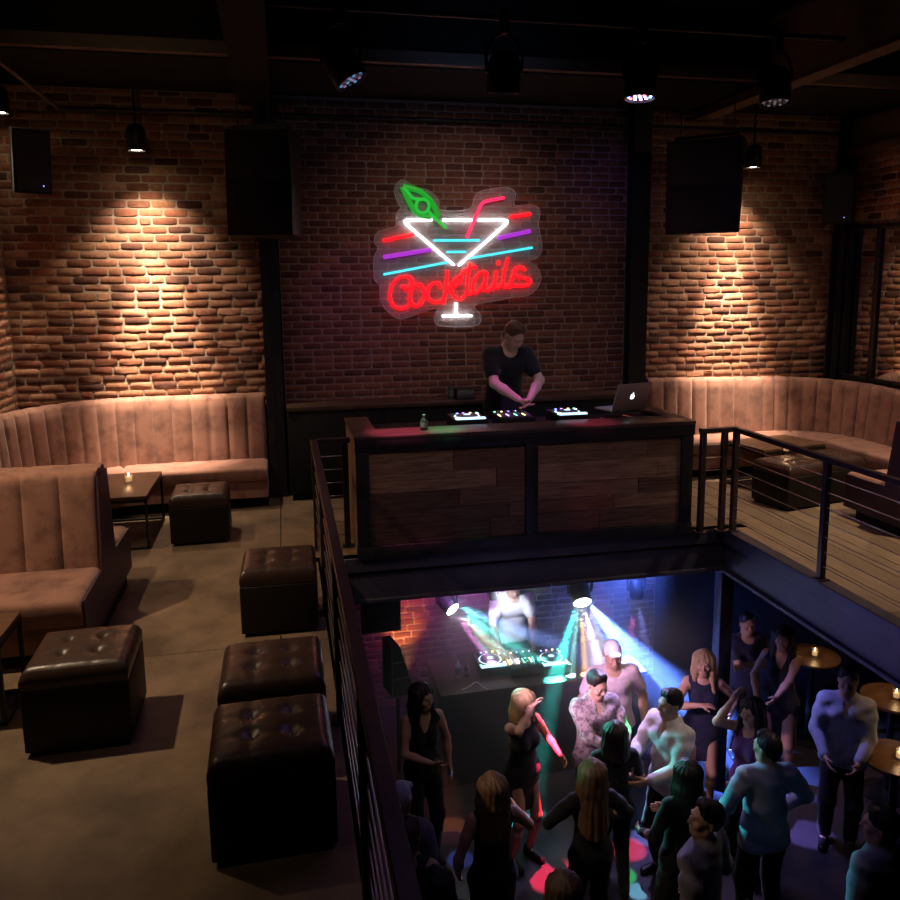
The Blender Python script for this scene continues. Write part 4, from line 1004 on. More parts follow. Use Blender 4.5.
# ------------------------------------------------------------------ people
# A figure is one continuous skin: tapered limbs blended into a field and surfaced once; clothes and hair are surfaced the same way.
def surface_nets(f, org, h):
    s = f < 0
    c = s.astype(np.int8)
    q = c[:-1, :-1, :-1]+c[1:, :-1, :-1]+c[:-1, 1:, :-1]+c[1:, 1:, :-1]+c[:-1, :-1, 1:]+c[1:, :-1, 1:]+c[:-1, 1:, 1:]+c[1:, 1:, 1:]
    cells = np.argwhere((q > 0) & (q < 8))
    if len(cells) == 0: return np.zeros((0, 3)), np.zeros((0, 4), int)
    cor = np.array([(i, j, k) for i in (0, 1) for j in (0, 1) for k in (0, 1)])
    val = np.stack([f[cells[:, 0]+o[0], cells[:, 1]+o[1], cells[:, 2]+o[2]] for o in cor], 1)
    acc = np.zeros((len(cells), 3)); cnt = np.zeros(len(cells))
    for a in range(8):
        for b_ in range(a+1, 8):
            if np.abs(cor[a]-cor[b_]).sum() != 1: continue
            va, vb = val[:, a], val[:, b_]; mk = (va < 0) != (vb < 0)
            t = np.where(mk, va/np.where(mk, va-vb, 1), 0)
            acc += mk[:, None]*(cor[a]+(cor[b_]-cor[a])*t[:, None]); cnt += mk
    V = (cells+acc/cnt[:, None])*h+org
    ids = np.full(q.shape, -1, np.int32); ids[tuple(cells.T)] = np.arange(len(cells))
    F = []
    n = f.shape
    for ax in range(3):
        o1, o2 = [(1, 2), (2, 0), (0, 1)][ax]
        sa = [slice(None)]*3; sb = [slice(None)]*3; sa[ax] = slice(0, -1); sb[ax] = slice(1, None)
        cr = s[tuple(sa)] != s[tuple(sb)]
        e = np.argwhere(cr)
        e = e[(e[:, o1] > 0) & (e[:, o2] > 0) & (e[:, o1] < n[o1]-1) & (e[:, o2] < n[o2]-1)]
        fl = s[tuple(e.T)]
        d1 = np.zeros(3, int); d1[o1] = 1; d2 = np.zeros(3, int); d2[o2] = 1
        g = lambda x: ids[tuple(x.T)]
        Q = np.stack([g(e-d1-d2), g(e-d2), g(e), g(e-d1)], 1)
        Q[~fl] = Q[~fl][:, ::-1]
        F.append(Q)
    F = np.concatenate(F); F = F[(F >= 0).all(1)]
    return V, F

class Field:
    def __init__(s): s.P = []
    def cap(s, a, b, ra, rb=None, k=0.02, M=None, op='+'):
        s.P.append((np.array(a, float), np.array(b, float), ra, ra if rb is None else rb, k, M, op)); return s
    def ball(s, a, r, k=0.02, M=None, op='+'): return s.cap(a, a, r, r, k, M, op)
    def inflate(s, prims, d, k=None):
        for (a, b, ra, rb, kk, M, op) in prims:
            if op == '+': s.P.append((a, b, ra+d, rb+d, kk if k is None else k, M, op))
        return s
    def mesh(s, h, cut=None):
        lo = np.full(3, 1e9); hi = -lo
        for a, b, ra, rb, k, M, op in s.P:
            if op == '+':
                r = max(ra, rb)*1.06+0.01
                lo = np.minimum(lo, np.minimum(a, b)-r); hi = np.maximum(hi, np.maximum(a, b)+r)
        lo -= 3*h; n = np.ceil((hi+3*h-lo)/h).astype(int)+1
        f = np.full(n, 0.3, np.float32)
        ax = [lo[i]+h*np.arange(n[i]) for i in range(3)]
        for a, b, ra, rb, k, M, op in s.P:
            r = max(ra, rb)*1.05+k+3*h
            i0 = np.maximum(np.floor((np.minimum(a, b)-r-lo)/h).astype(int), 0)
            i1 = np.minimum(np.ceil((np.maximum(a, b)+r-lo)/h).astype(int)+1, n)
            if (i1 <= i0).any(): continue
            sl = tuple(slice(i0[i], i1[i]) for i in range(3))
            X, Y, Z = np.meshgrid(*[ax[i][sl[i]].astype(np.float32) for i in range(3)], indexing='ij')
            p = np.stack([X-a[0], Y-a[1], Z-a[2]], -1); d = (b-a); sc = 1.0
            if M is not None:
                p = p @ M.T.astype(np.float32); d = M @ d; sc = 1.0/np.linalg.norm(M, 2)
            dd = float(d @ d)
            t = np.clip((p @ d.astype(np.float32))/dd, 0, 1) if dd > 1e-9 else np.zeros(p.shape[:-1], np.float32)
            g = (np.linalg.norm(p-t[..., None]*d.astype(np.float32), axis=-1)-(ra+(rb-ra)*t))*sc
            F = f[sl]
            if op == '+':
                hh = np.maximum(k-np.abs(F-g), 0)/k; f[sl] = np.minimum(F, g)-hh*hh*k*0.25
            else:
                g = -g; hh = np.maximum(k-np.abs(F-g), 0)/k; f[sl] = np.maximum(F, g)+hh*hh*k*0.25
        if cut is not None:
            X, Y, Z = np.meshgrid(*[x.astype(np.float32) for x in ax], indexing='ij')
            f = cut(f, X, Y, Z)
        f[0], f[-1] = 1, 1; f[:, 0], f[:, -1] = 1, 1; f[:, :, 0], f[:, :, -1] = 1, 1
        return surface_nets(f, lo, h)

def rx(a): c, s = math.cos(a), math.sin(a); return np.array(((1, 0, 0), (0, c, -s), (0, s, c)))
def ry(a): c, s = math.cos(a), math.sin(a); return np.array(((c, 0, s), (0, 1, 0), (-s, 0, c)))
def rzm(a): c, s = math.cos(a), math.sin(a); return np.array(((c, -s, 0), (s, c, 0), (0, 0, 1)))
def unit(v): return v/max(1e-9, np.linalg.norm(v))
def ik(a, t, l1, l2, pole):
    d = t-a; L = np.linalg.norm(d); Lm = (l1+l2)*0.995
    if L > Lm: t = a+d/L*Lm; d = t-a; L = Lm
    L = max(L, abs(l1-l2)+0.02)
    x = (l1*l1-l2*l2+L*L)/(2*L); hgt = math.sqrt(max(0, l1*l1-x*x))
    u = unit(d); pv = unit(pole-u*(pole@u))
    return a+u*x+pv*hgt, t

SKIN = {}
def skin_mat(c):
    if c not in SKIN:
        SKIN[c] = mat('skin_%d' % len(SKIN), c, 0.5, spec=0.4, noise=(18, tuple(v*0.88 for v in c), 0.4, 0.7))
    return SKIN[c]
M_EYE = mat('eye_white', (0.6, 0.58, 0.55), 0.2)
M_LIP = None
def flat(s): return np.diag((1.0, 1.0/s, 1.0))

def person(label, x, y, zf, rz, H=1.72, sex='m', skin=(0.48, 0.29, 0.21), lean=0, side=0, twist=0, hyaw=0, hpitch=0, hroll=0,
           R=None, L=None, Rp=(-.6, .5, -.6), Lp=(.6, .5, -.6), curl=(0.6, 0.6), feet=((-.11, 0), (.11, 0)), hair='short', hairm=None, hairlen=0.34,
           top='tshirt', topm=None, bottom='trousers', botm=None, hem=0.55, neck='round', h=0.009, eyes=True, extra=None):
    """local frame: faces -y, right hand at -x; hand targets R and L are for a 1.75 m figure"""
    f_ = sex == 'f'
    A = Field()
    U0 = np.array((0, 0, 0.96))
    Rt = rx(rad(lean)) @ ry(rad(side)) @ rzm(rad(twist)); Rh_ = rx(rad(lean*0.45)) @ ry(rad(side*0.5)) @ rzm(rad(twist*0.4))
    up = lambda p: U0+Rt @ (np.array(p, float)-U0)
    mid = lambda p: U0+Rh_ @ (np.array(p, float)-U0)
    sw = 0.155 if f_ else 0.175
    MT = flat(0.68) @ Rt.T; MM = flat(0.74) @ Rh_.T; MP = flat(0.82)
    torso = []
    def T(*a, **k):
        A.cap(*a, **k); torso.append(A.P[-1])
    if f_:
        T((-.055, .01, .94), (.055, .01, .94), .122, k=.04, M=MP)
        T(mid((0, 0, .98)), mid((0, -.005, 1.12)), .128, .108, k=.05, M=MM)
        T(mid((0, -.005, 1.12)), up((0, -.005, 1.30)), .110, .132, k=.05, M=MT)
        T(up((-.062, -.07, 1.27)), up((-.062, -.075, 1.26)), .056, k=.035); T(up((.062, -.07, 1.27)), up((.062, -.075, 1.26)), .056, k=.035)
        T(up((-.10, .005, 1.405)), up((.10, .005, 1.405)), .052, k=.06)
    else:
        T((-.055, .01, .95), (.055, .01, .95), .118, k=.04, M=MP)
        T(mid((0, 0, .99)), mid((0, 0, 1.13)), .135, .135, k=.05, M=MM)
        T(mid((0, 0, 1.13)), up((0, 0, 1.32)), .137, .158, k=.05, M=MT)
        T(up((-.07, -.05, 1.33)), up((.07, -.05, 1.33)), .072, k=.05)
        T(up((-.12, .005, 1.415)), up((.12, .005, 1.415)), .062, k=.06)
    T(up((0, .01, 1.40)), up((0, .0, 1.50)), .066 if f_ else .078, .05 if f_ else .06, k=.05)
    arms = {}
    ul, fl = 0.285, 0.255
    for sd, tgt, pole in ((-1, R, Rp), (1, L, Lp)):
        S = up((sd*sw, .005, 1.415))
        tg = np.array(tgt, float) if tgt is not None else up((sd*(sw+.07), -.04, 0.90))
        E_, Wr = ik(S, tg, ul, fl, np.array(pole, float))
        arms[sd] = (S, E_, Wr)
        a0, a1, a2 = (.044, .036, .024) if f_ else (.056, .043, .030)
        A.cap(S, S+(E_-S)*.45, a0+.004, a0-.002, k=.045); A.cap(S+(E_-S)*.4, E_, a0-.002, a1, k=.02)
        A.cap(E_, E_+(Wr-E_)*.4, a1, a1+.001, k=.02); A.cap(E_+(Wr-E_)*.35, Wr, a1, a2, k=.02)
    legs = {}
    for sd, ft in ((-1, feet[0]), (1, feet[1])):
        Hp = np.array((sd*(.078 if f_ else .085), 0.01, .90)); An = np.array((ft[0], ft[1]+.03, .085))
        K, An2 = ik(Hp, An, .425, .415, np.array((sd*.12, -1, 0)))
        legs[sd] = (Hp, K, An2)
        t0, t1, t2, t3 = (.088, .054, .052, .034) if f_ else (.088, .058, .056, .040)
        A.cap(Hp, K, t0, t1, k=.04); A.cap(K, K+(An2-K)*.35+np.array((0, .012, 0)), t1-.004, t2, k=.03); A.cap(K+(An2-K)*.3, An2, t2-.002, t3, k=.03)
        A.cap(An2+(0, .02, -.045), An2+(sd*.02, -.15, -.058), .038, .026, k=.03)
    nlimb = len(A.P)
    # head
    Hb = up((0, -.002, 1.50))
    RH = Rt @ rzm(rad(hyaw)) @ rx(rad(hpitch)) @ ry(rad(hroll))
    hd = lambda p: Hb+RH @ (np.array(p, float)+np.array((0, -.008, .125)))
    MH = np.diag((1/0.80, 1/1.0, 1/0.98)) @ RH.T
    A.cap(Hb-(0, 0, .02), hd((0, .012, -.06)), .052 if not f_ else .045, k=.025)
    A.ball(hd((0, .014, .025)), .095, k=.02, M=MH)
    A.cap(hd((0, -.032, -.005)), hd((0, -.052, -.088)), .060, .032 if f_ else .038, k=.03, M=flat(1.0) @ RH.T)
    for sd in (-1, 1):
        A.cap(hd((sd*.048, .0, -.062)), hd((sd*.018, -.05, -.092)), .026, .022, k=.03)
        A.cap(hd((sd*.074, .014, .006)), hd((sd*.077, .02, -.028)), .013, .010, k=.008)
        A.ball(hd((sd*.036, -.105, .004)), .020, k=.022, op='-')
        A.ball(hd((sd*.042, -.066, -.028)), .022, k=.02)
    A.cap(hd((-.034, -.086, .024)), hd((.034, -.086, .024)), .010, k=.016)
    A.cap(hd((0, -.092, .006)), hd((0, -.112, -.030)), .008, .012, k=.012)
    A.ball(hd((-.011, -.098, -.036)), .008, k=.008); A.ball(hd((.011, -.098, -.036)), .008, k=.008)
    A.cap(hd((-.020, -.088, -.060)), hd((.020, -.088, -.060)), .008, k=.008); A.cap(hd((-.016, -.087, -.071)), hd((.016, -.087, -.071)), .008, k=.008)
    # hands with palm, four fingers and a thumb
    for sd, cu in ((-1, curl[0]), (1, curl[1])):
        S, E_, Wr = arms[sd]
        d = unit(Wr-E_); inw = np.array((-sd*1.0, -0.35, 0.0)) @ Rt.T
        n = unit(inw-d*(inw@d)); l = np.cross(d, n)*sd*-1
        if l @ np.array((0, -1, .3)) < 0: l = -l
        sc = .92 if f_ else 1.0
        for q, (o, ln) in enumerate(((.031, .074), (.011, .082), (-.010, .076), (-.029, .060))):
            k0 = Wr+d*.088*sc+l*o*sc
            A.cap(Wr+d*.012+l*o*.55*sc, k0, .0135*sc, .0115*sc, k=.012)
            p = k0; dr = d; ang = cu*(0.45+0.12*q)
            for fr, rr in ((.46, .0098), (.31, .0088), (.23, .0078)):
                dr = unit(dr*math.cos(ang)+n*math.sin(ang)); p2 = p+dr*ln*fr*sc
                A.cap(p, p2, rr*sc, (rr-.0008)*sc, k=.004); p = p2; ang = cu*0.62
        t0 = Wr+d*.026+l*.020*sc; t1 = Wr+d*.060+l*.050*sc+n*.016; t2 = Wr+d*.092+l*.056*sc+n*(.026+.02*cu)
        A.cap(t0, t1, .0145*sc, .012*sc, k=.012); A.cap(t1, t2, .0115*sc, .009*sc, k=.004)
    V, F = A.mesh(h)
    s = H/1.75
    o = np_mesh('person', V, F, skin_mat(skin), smooth=0)
    o.data.polygons.foreach_set('use_smooth', np.ones(len(o.data.polygons), dtype=bool))
    o.location = (x, y, zf); o.rotation_euler = (0, 0, rz); o.scale = (s, s, s)
    tag(o, label, 'person')
    def part(name, fld, m, hh=0.011, cut=None):
        V, F = fld.mesh(hh, cut)
        if len(F) == 0: return None
        c = np_mesh(name, V, F, m, o, smooth=0); c.data.polygons.foreach_set('use_smooth', np.ones(len(c.data.polygons), dtype=bool)); return c
    ph = (x*7.3+y*3.1) % 6.28
    def folds(f, X, Y, Z, a=0.004):
        return f+a*(np.sin(34*Z+5*np.sin(9*X+ph)+7*Y)*0.6+np.sin(19*X-23*Z+ph+4*np.sin(11*Z))*0.5)
    # clothes
    if top:
        B = Field(); d = {'shirt': .014, 'tshirt': .014, 'tank': .010, 'dress': .011, 'longsleeve': .012}[top]
        hemz = (.83 if top == 'shirt' else .88) if top in ('shirt', 'tshirt') else (.93 if top in ('tank', 'longsleeve') else hem)
        for pr in torso[:-1]: B.P.append((pr[0], pr[1], pr[2]+d, pr[3]+d, .05, pr[5], '+'))
        if top in ('shirt', 'tshirt'): B.cap((-.06, .01, .84), (.06, .01, .84), .130+d, k=.05, M=MP)
        if top == 'dress':
            B.cap((-.05, .01, .90), (-.06, .01, hem-.02), .118, .125, k=.06, M=MP); B.cap((.05, .01, .90), (.06, .01, hem-.02), .118, .125, k=.06, M=MP)
        for sd in (-1, 1):
            S, E_, Wr = arms[sd]; a0 = .044 if f_ else .056
            if top == 'tshirt': B.cap(S, S+(E_-S)*.62, a0+.022, a0+.016, k=.04)
            if top in ('shirt', 'longsleeve'):
                e = .0 if top == 'shirt' else .0
                B.cap(S, S+(E_-S)*.5, a0+.017+e, a0+.010+e, k=.04); B.cap(S+(E_-S)*.4, E_, a0+.010, a0+.004+e, k=.035); B.cap(E_, E_+(Wr-E_)*.88, a0+.004+e, a0-.010+e, k=.02)
            if top in ('tank', 'dress') : B.cap(up((sd*.105, .005, 1.41)), up((sd*.12, .005, 1.40)), .058, k=.03)
        B.cap(up((0, .02, 1.40)), up((0, .022, 1.455)), .085 if not f_ else .072, .072 if not f_ else .058, k=.05)
        if top == 'shirt':
            for k in range(10):
                a, b_ = 2*PI*k/10, 2*PI*(k+1)/10
                if math.sin(a) < -0.85: continue
                B.cap(up((.066*math.cos(a), .008+.062*math.sin(a), 1.475+.02*math.sin(a))), up((.066*math.cos(b_), .008+.062*math.sin(b_), 1.475+.02*math.sin(b_))), .014, k=.012)
            B.cap(up((0, -.10, 1.47)), up((0, -.14, 1.36)), .035, .012, k=.015, op='-')
        elif neck == 'v': B.cap(up((0, -.08, 1.50)), up((0, -.15, 1.25)), .075, .015, k=.015, op='-')
        else: B.ball(up((0, -.085, 1.50)), .080, k=.015, op='-')
        if top in ('tank', 'dress'): B.ball(up((0, .09, 1.50)), .085, k=.015, op='-')
        hz_ = hemz
        part({'tshirt': 'tshirt', 'shirt': 'shirt', 'tank': 'top', 'dress': 'dress', 'longsleeve': 'top'}[top], B, topm, 0.011,
             lambda f, X, Y, Z: np.maximum(folds(f, X, Y, Z, .0035 if top != 'shirt' else .006), hz_+.012*np.sin(9*X+ph)-Z))
    if bottom == 'trousers':
        B = Field()
        for pr in torso[:2]: B.P.append((pr[0], pr[1], pr[2]+.008, pr[3]+.008, .05, pr[5], '+'))
        for sd in (-1, 1):
            Hp, K, An = legs[sd]
            t0, t1, t3 = (.100, .070, .054) if f_ else (.100, .074, .060)
            B.cap(Hp, K, t0, t1, k=.03); B.cap(K, An+np.array((0, .008, 0)), t1, t3, k=.03)
        part('trousers', B, botm, 0.012, lambda f, X, Y, Z: np.maximum(np.maximum(folds(f, X, Y, Z, .003), Z-(.90 if top in ('shirt', 'tshirt') else 1.03)), 0.07-Z))
    for sd in (-1, 1):
        An = legs[sd][2]; B = Field()
        B.cap(An+(0, .03, -.052), An+(sd*.02, -.16, -.060), .042, .034, k=.02); B.cap(An+(0, .01, -.03), An+(0, .01, .0), .045, k=.02)
        part('shoe', B, M_SHOE, 0.012, lambda f, X, Y, Z: np.maximum(f, 0.002-Z))
    # hair
    B = Field()
    if hair in ('short', 'cap', 'long', 'bob', 'bun'):
        B.ball(hd((0, .020, .036)), .103 if hair != 'short' else .102, k=.02, M=MH)
        if hair == 'short':
            B.cap(hd((-.03, -.040, .104)), hd((.035, -.042, .106)), .024, .020, k=.04); B.cap(hd((0, .07, .01)), hd((0, .075, -.045)), .045, .03, k=.03)
        if hair in ('long', 'bob'):
            ln = hairlen
            for i in range(9):
                a = rad(-118+236*i/8); ca, sa = math.cos(a), math.sin(a)
                p0 = hd((sa*.072, ca*.075+.02, .04)); p1 = hd((sa*.088, ca*.078+.024, -.09))
                fl_ = .105 if ca > 0 else .04
                p2 = np.array((p1[0]*0.9+sa*.03, p1[1]+(.03 if ca > 0 else -.035), Hb[2]+.10-ln*(.82+.18*ca)))
                B.cap(p0, p1, .034, .030, k=.05); B.cap(p1, p2, .032, .022, k=.035)
        if hair == 'bun': B.ball(hd((0, .10, .085)), .042, k=.015)
        if hair == 'cap':
            B.cap(hd((-.045, -.09, .055)), hd((.045, -.09, .055)), .018, k=.02); B.cap(hd((-.03, -.12, .050)), hd((.03, -.12, .050)), .010, k=.03)
        if hair == 'cap': B.cap(hd((0, -.11, -.06)), hd((0, -.10, -.02)), .10, .075, k=.01, op='-')
        else:
            B.cap(hd((0, -.135, -.075)), hd((0, -.125, .028 if hair == 'short' else -.005)), .090 if hair == 'short' else .078, .074 if hair == 'short' else .068, k=.012, op='-')
            if hair == 'short':
                for sd in (-1, 1): B.cap(hd((sd*.095, -.035, -.05)), hd((sd*.095, -.02, -.02)), .040, k=.012, op='-')
        strand = 0.0 if hair == 'cap' else (.005 if hair != 'short' else .003)
        hc = part('hair' if hair != 'cap' else 'cap', B, hairm, 0.009, lambda f, X, Y, Z: f+strand*(np.sin(15*np.arctan2(X-Hb[0], Y-Hb[1]-.02)+1.6*np.sin(8*Z+ph)+9*X)+.5*np.sin(120*X+70*Y+2*np.sin(11*Z)))*0.6)
        if hair == 'cap':
            pass
    if eyes:
        for sd in (-1, 1):
            b = MB(); b.lathe([(0.0005, -.011), (.008, -.008), (.011, 0), (.008, .008), (.0005, .011)], n=10)
            e = b.build('eye', M_EYE, o, 60, Matrix.Translation(hd((sd*.031, -.080, .004))))
            b = MB(); b.lathe([(0.0005, -.0055), (.004, -.004), (.0055, 0), (.004, .004), (.0005, .0055)], n=8)
            b.build('iris', M_DARKGL, e, 60, Matrix.Translation(Vector(RH @ np.array((0, -.008, 0)))))
    o['_hands'] = 1; del o['_hands']
    person.last = dict(o=o, s=s, arms=arms, rz=rz)
    return o
def hand_world(sd, off=0.06):
    q = person.last; S, E_, Wr = q['arms'][sd]; p = Wr+unit(Wr-E_)*off
    M = Matrix.Translation(q['o'].location) @ Matrix.Rotation(q['rz'], 4, 'Z')
    return M @ Vector(p*q['s'])

M_SHOE = mat('black_shoe', (0.012, 0.011, 0.012), 0.4)
def cloth(name, c, r=0.8): return mat(name, c, r, spec=0.2, sheen=0.15, noise=(26, tuple(v*0.8 for v in c), 0.4, 0.65))
C_BLACK = cloth('black_cloth', (0.010, 0.010, 0.013)); C_NAVY = cloth('navy_cloth', (0.022, 0.024, 0.055)); C_JEAN = cloth('dark_denim', (0.02, 0.024, 0.04))
C_WHITE = cloth('white_shirt_cloth', (0.62, 0.60, 0.62)); C_PALE = cloth('pale_blue_cloth', (0.34, 0.38, 0.52)); C_GREY = cloth('grey_cloth', (0.20, 0.19, 0.21))
C_PINKW = cloth('pinkish_white_cloth', (0.70, 0.58, 0.66)); C_DENIMSH = cloth('grey_blue_cloth', (0.20, 0.22, 0.33)); C_PLUM = cloth('purple_cloth', (0.12, 0.03, 0.16))
C_LACE = mat('patterned_cloth', (0.40, 0.33, 0.33), 0.8, noise=(30, (0.17, 0.13, 0.15), 0.47, 0.55))
def hairmat(name, c): return mat(name, c, 0.55, spec=0.35, noise=(30, tuple(v*0.55 for v in c), 0.4, 0.65, (6, 6, 0.6)))
H_DARK = hairmat('dark_hair', (0.016, 0.011, 0.010)); H_BROWN = hairmat('brown_hair', (0.085, 0.045, 0.026)); H_BLOND = hairmat('blonde_hair', (0.48, 0.33, 0.18))
H_LBROWN = hairmat('light_brown_hair', (0.20, 0.11, 0.06)); H_CAP = cloth('white_cap_cloth', (0.80, 0.80, 0.80))
ZF = -2.8
def at_head(u, v, H, hf=0.925):
    p = at_z(u, v, ZF+H*hf); return p.x, p.y
def crowd(u, v, label, rz, H=1.70, hf=0.925, **k):
    x, y = at_head(u, v, H, hf); return person(label, x, y, ZF, rad(rz), H, **k)
SK1, SK2 = (0.52, 0.32, 0.23), (0.44, 0.26, 0.18)

# the DJ on the upper booth
px = at_y(503, 345, 8.1)
person('bearded DJ in black t-shirt bending over the decks under the neon sign', px.x, 8.07, 0.10, rad(6), 1.93, 'm', SK1, lean=13, hpitch=24, hyaw=14, hroll=4,
       R=(-.01, -.37, 1.03), L=(.10, -.38, 1.025), Rp=(-1, .05, -.1), Lp=(1, .1, -.2), curl=(.7, .6), hair='short', hairm=H_BROWN, topm=C_BLACK, botm=C_BLACK, h=0.0085)
b = MB(); b.box(1.2, 3.5, 7.96, 8.9, 0.0, 0.10, 0.008); struct(b.build('floor_step', M_BLACK))
# DJ on the lower stage
px = at_y(514, 620, 8.62)
person('DJ in a pale t-shirt behind the lower stage table, lit white', px.x, 8.75, ZF+0.12, rad(-4), 1.78, 'm', SK1, lean=10, hpitch=20,
       R=(-.22, -.42, 1.02), L=(.16, -.46, 1.0), Rp=(-1, .2, -.2), Lp=(1, .2, -.2), hair='short', hairm=H_DARK, topm=C_WHITE, botm=C_JEAN)
# riser behind the lower table
b = MB(); b.box(1.3, 3.7, 8.46, 9.35, ZF, ZF+0.12, 0.01); struct(b.build('floor_riser', M_BLACK))

crowd(422, 697, 'woman in a black sleeveless jumpsuit with long dark hair standing by the lower speaker', 8, 1.69, sex='f', skin=SK2, hyaw=26,
      R=(.0, -.24, 1.10), L=(.25, -.02, .90), Rp=(-1, .2, -.5), hair='long', hairm=H_DARK, hairlen=.36, top='tank', topm=C_BLACK, botm=C_BLACK, neck='v', feet=((-.09, .02), (.10, -.04)))
q = hand_world(-1, .07)
crowd(523, 703, 'blonde woman in a short dark dress with one hand on her head', 24, 1.66, sex='f', skin=SK1, hyaw=6, hpitch=8,
      R=(-.03, -.16, 1.64), L=(.27, -.22, 1.10), Rp=(-.8, -.5, -.2), hair='long', hairm=H_BLOND, hairlen=.44, top='dress', topm=C_BLACK, bottom=None, hem=.58)
crowd(492, 790, 'woman with light brown hair in a black sleeveless top seen from behind at lower left', 186, 1.72, sex='f', skin=SK1,
      R=(-.32, -.34, 1.18), L=(.24, -.08, .95), hair='long', hairm=H_LBROWN, hairlen=.32, top='dress', topm=C_BLACK, bottom=None, hem=.55, eyes=False)
crowd(592, 775, 'woman with long brown hair in a long sleeved black dress seen from behind mid floor', 178, 1.66, sex='f', skin=SK1,
      R=(-.20, -.26, 1.12), L=(.20, -.26, 1.12), Rp=(-.9, .2, -.5), Lp=(.9, .2, -.5), hair='long', hairm=H_LBROWN, hairlen=.46, top='longsleeve', topm=C_BLACK, bottom='trousers', botm=C_BLACK, eyes=False)
crowd(595, 683, 'dark haired man in a patterned light top smiling on the dance floor', 6, 1.74, 'm' and .925, sex='m', skin=SK1, hpitch=12, hyaw=10,
      R=(.06, -.30, 1.10), L=(.12, -.34, 1.17), Rp=(-1, -.1, -.25), hair='short', hairm=H_DARK, top='shirt', topm=C_LACE, botm=C_JEAN)
q5 = hand_world(1, .08)
crowd(616, 653, 'man in a white cap and pinkish white shirt standing in the brightest beam', -10, 1.78, sex='m', skin=SK1, hpitch=10, side=-3,
      R=(-.24, -.18, 1.0), L=(.27, -.10, .95), hair='cap', hairm=H_CAP, top='tshirt', topm=C_PINKW, botm=C_JEAN)
crowd(615, 735, 'short person with dark hair topped by orange light, seen from behind between dancers', 172, 1.60, sex='f', skin=SK2,
      hair='bob', hairm=H_DARK, hairlen=.17, top='tshirt', topm=C_BLACK, botm=C_BLACK, eyes=False, R=(-.2, -.25, 1.05), L=(.2, -.25, 1.05))
crowd(671, 704, 'dark haired man in an open white shirt seen in profile facing left', -68, 1.76, sex='m', skin=SK1, hyaw=-14,
      R=(-.10, -.34, 1.18), L=(.10, -.36, 1.10), hair='short', hairm=H_DARK, top='shirt', topm=C_WHITE, botm=C_BLACK)
crowd(682, 777, 'woman with long black hair in black, seen from behind before the white shirted man', 196, 1.66, sex='f', skin=SK2, side=-4,
      R=(-.15, -.3, 1.1), L=(.18, -.25, 1.05), hair='long', hairm=H_DARK, hairlen=.42, top='longsleeve', topm=C_BLACK, botm=C_BLACK, eyes=False)
crowd(704, 663, 'blonde woman in a short navy dress with her forearm raised near the steel column', -22, 1.68, sex='f', skin=SK1, hyaw=-8,
      R=(-.05, -.26, 1.30), L=(.25, -.12, 1.15), Rp=(-1, .1, -.5), hair='long', hairm=H_BLOND, hairlen=.36, top='dress', topm=C_NAVY, bottom=None, hem=.62)
crowd(704, 820, 'dark haired man in a grey shirt looking up left at the bottom edge', -142, 1.78, sex='m', skin=SK1, hpitch=-10, hyaw=44,
      R=(-.24, -.12, .96), L=(.24, -.1, .95), hair='short', hairm=H_DARK, top='shirt', topm=C_GREY, botm=C_JEAN)
crowd(768, 749, 'man in a pale grey blue shirt seen from behind, sleeves to the wrist', 172, 1.76, sex='m', skin=SK1, hyaw=28,
      R=(-.25, -.18, 1.0), L=(.24, -.2, 1.03), Rp=(-1, .3, -.3), hair='short', hairm=H_DARK, top='shirt', topm=C_PALE, botm=C_BLACK, eyes=False)
crowd(752, 712, 'dark haired woman in a purple top with one arm raised over her head', -62, 1.66, sex='f', skin=SK1, 
      R=(-.12, -.12, 1.74), L=(.1, -.28, 1.1), Rp=(-.25, -1, .05), hair='long', hairm=H_DARK, hairlen=.3, top='tank', topm=C_PLUM, botm=C_BLACK)
crowd(783, 638, 'tall woman in a black v-neck dress reaching out at elbow height under the deck', -42, 1.72, sex='f', skin=SK2,
      L=(.02, -.50, 1.18), R=(-.20, -.18, 1.0), Lp=(1, .1, -.7), hair='long', hairm=H_DARK, hairlen=.3, top='dress', topm=C_BLACK, bottom=None, hem=.45, neck='v')
crowd(747, 624, 'person in a dark navy t-shirt with folded arms deep in shadow under the deck', -10, 1.64, sex='m', skin=SK2,
      R=(.1, -.22, 1.2), L=(-.1, -.24, 1.22), Rp=(-1, -.2, -.3), Lp=(1, -.2, -.3), hair='short', hairm=H_DARK, top='tshirt', topm=C_NAVY, botm=C_BLACK)
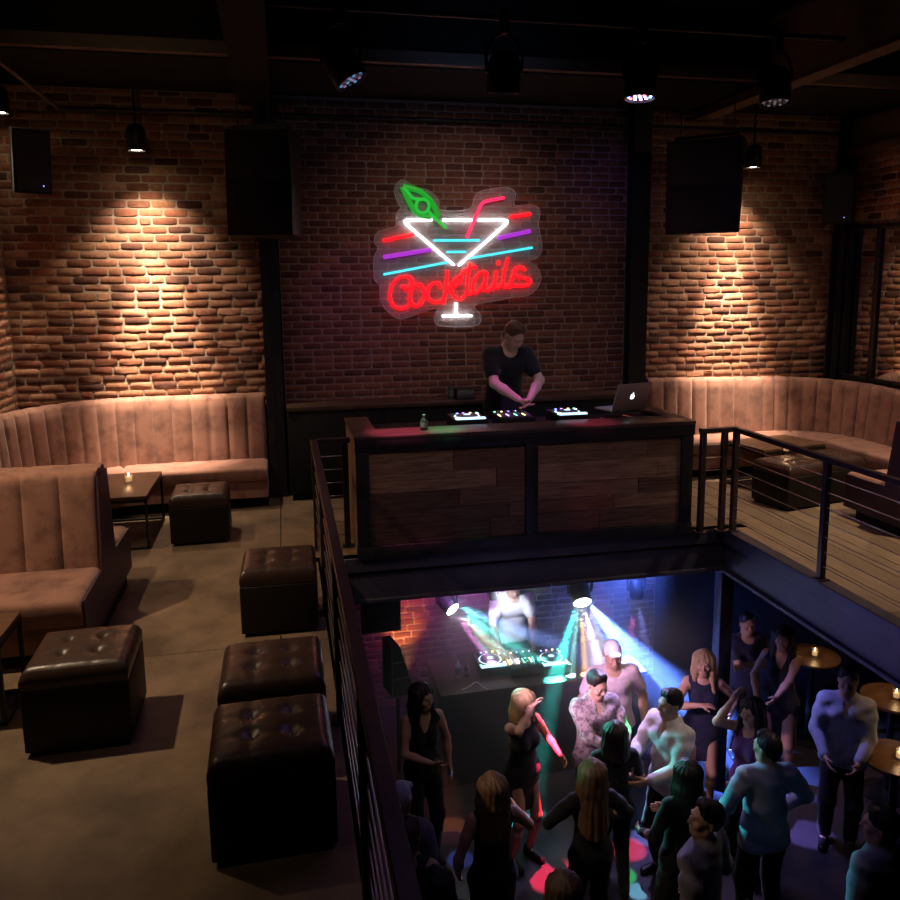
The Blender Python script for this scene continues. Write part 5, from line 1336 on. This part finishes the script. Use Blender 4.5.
crowd(848, 681, 'man in an untucked pale blue shirt and dark trousers beside the cocktail tables', -34, 1.76, sex='m', skin=SK2, hyaw=-6,
      R=(-.16, -.28, 1.02), L=(.10, -.30, 1.02), hair='short', hairm=H_DARK, top='shirt', topm=C_PALE, botm=C_BLACK)
crowd(882, 827, 'dark haired man at the bottom right corner with teal light on his shirt', -164, 1.80, sex='m', skin=SK1, hyaw=30,
      hair='short', hairm=H_DARK, top='shirt', topm=C_DENIMSH, botm=C_JEAN, eyes=False)
crowd(436, 887, 'dark haired person whose head rises at the bottom edge beside the left railing', 185, 1.68, sex='f', skin=SK2, hair='long', hairm=H_DARK, hairlen=.3, top='tshirt', topm=C_BLACK, botm=C_BLACK, eyes=False)
crowd(563, 890, 'brown haired person whose head rises mid floor at the bottom edge', 180, 1.66, sex='f', skin=SK2, hair='long', hairm=H_BROWN, hairlen=.3, top='tshirt', topm=C_BLACK, botm=C_BLACK, eyes=False)
crowd(400, 800, 'person in a pale cap lit teal, half hidden by the left railing', 150, 1.72, sex='m', skin=SK1, hair='cap', hairm=cloth('pale_cap_cloth', (0.45, 0.5, 0.55)), top='tshirt', topm=C_GREY, botm=C_JEAN, eyes=False)
crowd(409, 838, 'brown haired person with bare pink lit neck, half hidden by the left railing', 150, 1.66, sex='m', skin=SK1, hair='short', hairm=H_BROWN, top='tank', topm=C_BLACK, botm=C_BLACK, eyes=False)
# the drink in the smiling man's hand
def cup(label, loc, m):
    t = thing('drinking_glass', label, 'glass', loc)
    b = MB(); b.lathe([(0.030, -0.06), (0.036, 0.06), (0.033, 0.06), (0.028, -0.052), (0.001, -0.052)], n=18, caps=False); b.build('glass_wall', M_GLASS, t)
    b = MB(); b.lathe([(0.0275, -0.051), (0.031, 0.03), (0.001, 0.03)], n=18, caps=False); b.build('drink', m, t)
    return t
cup('glass with a green drink in the hand of the smiling man', q5, mat('green_drink', (0.1, 0.5, 0.25), 0.2))
cup('glass with a pale drink held by the woman in the jumpsuit', q, mat('amber_drink', (0.5, 0.3, 0.1), 0.2))
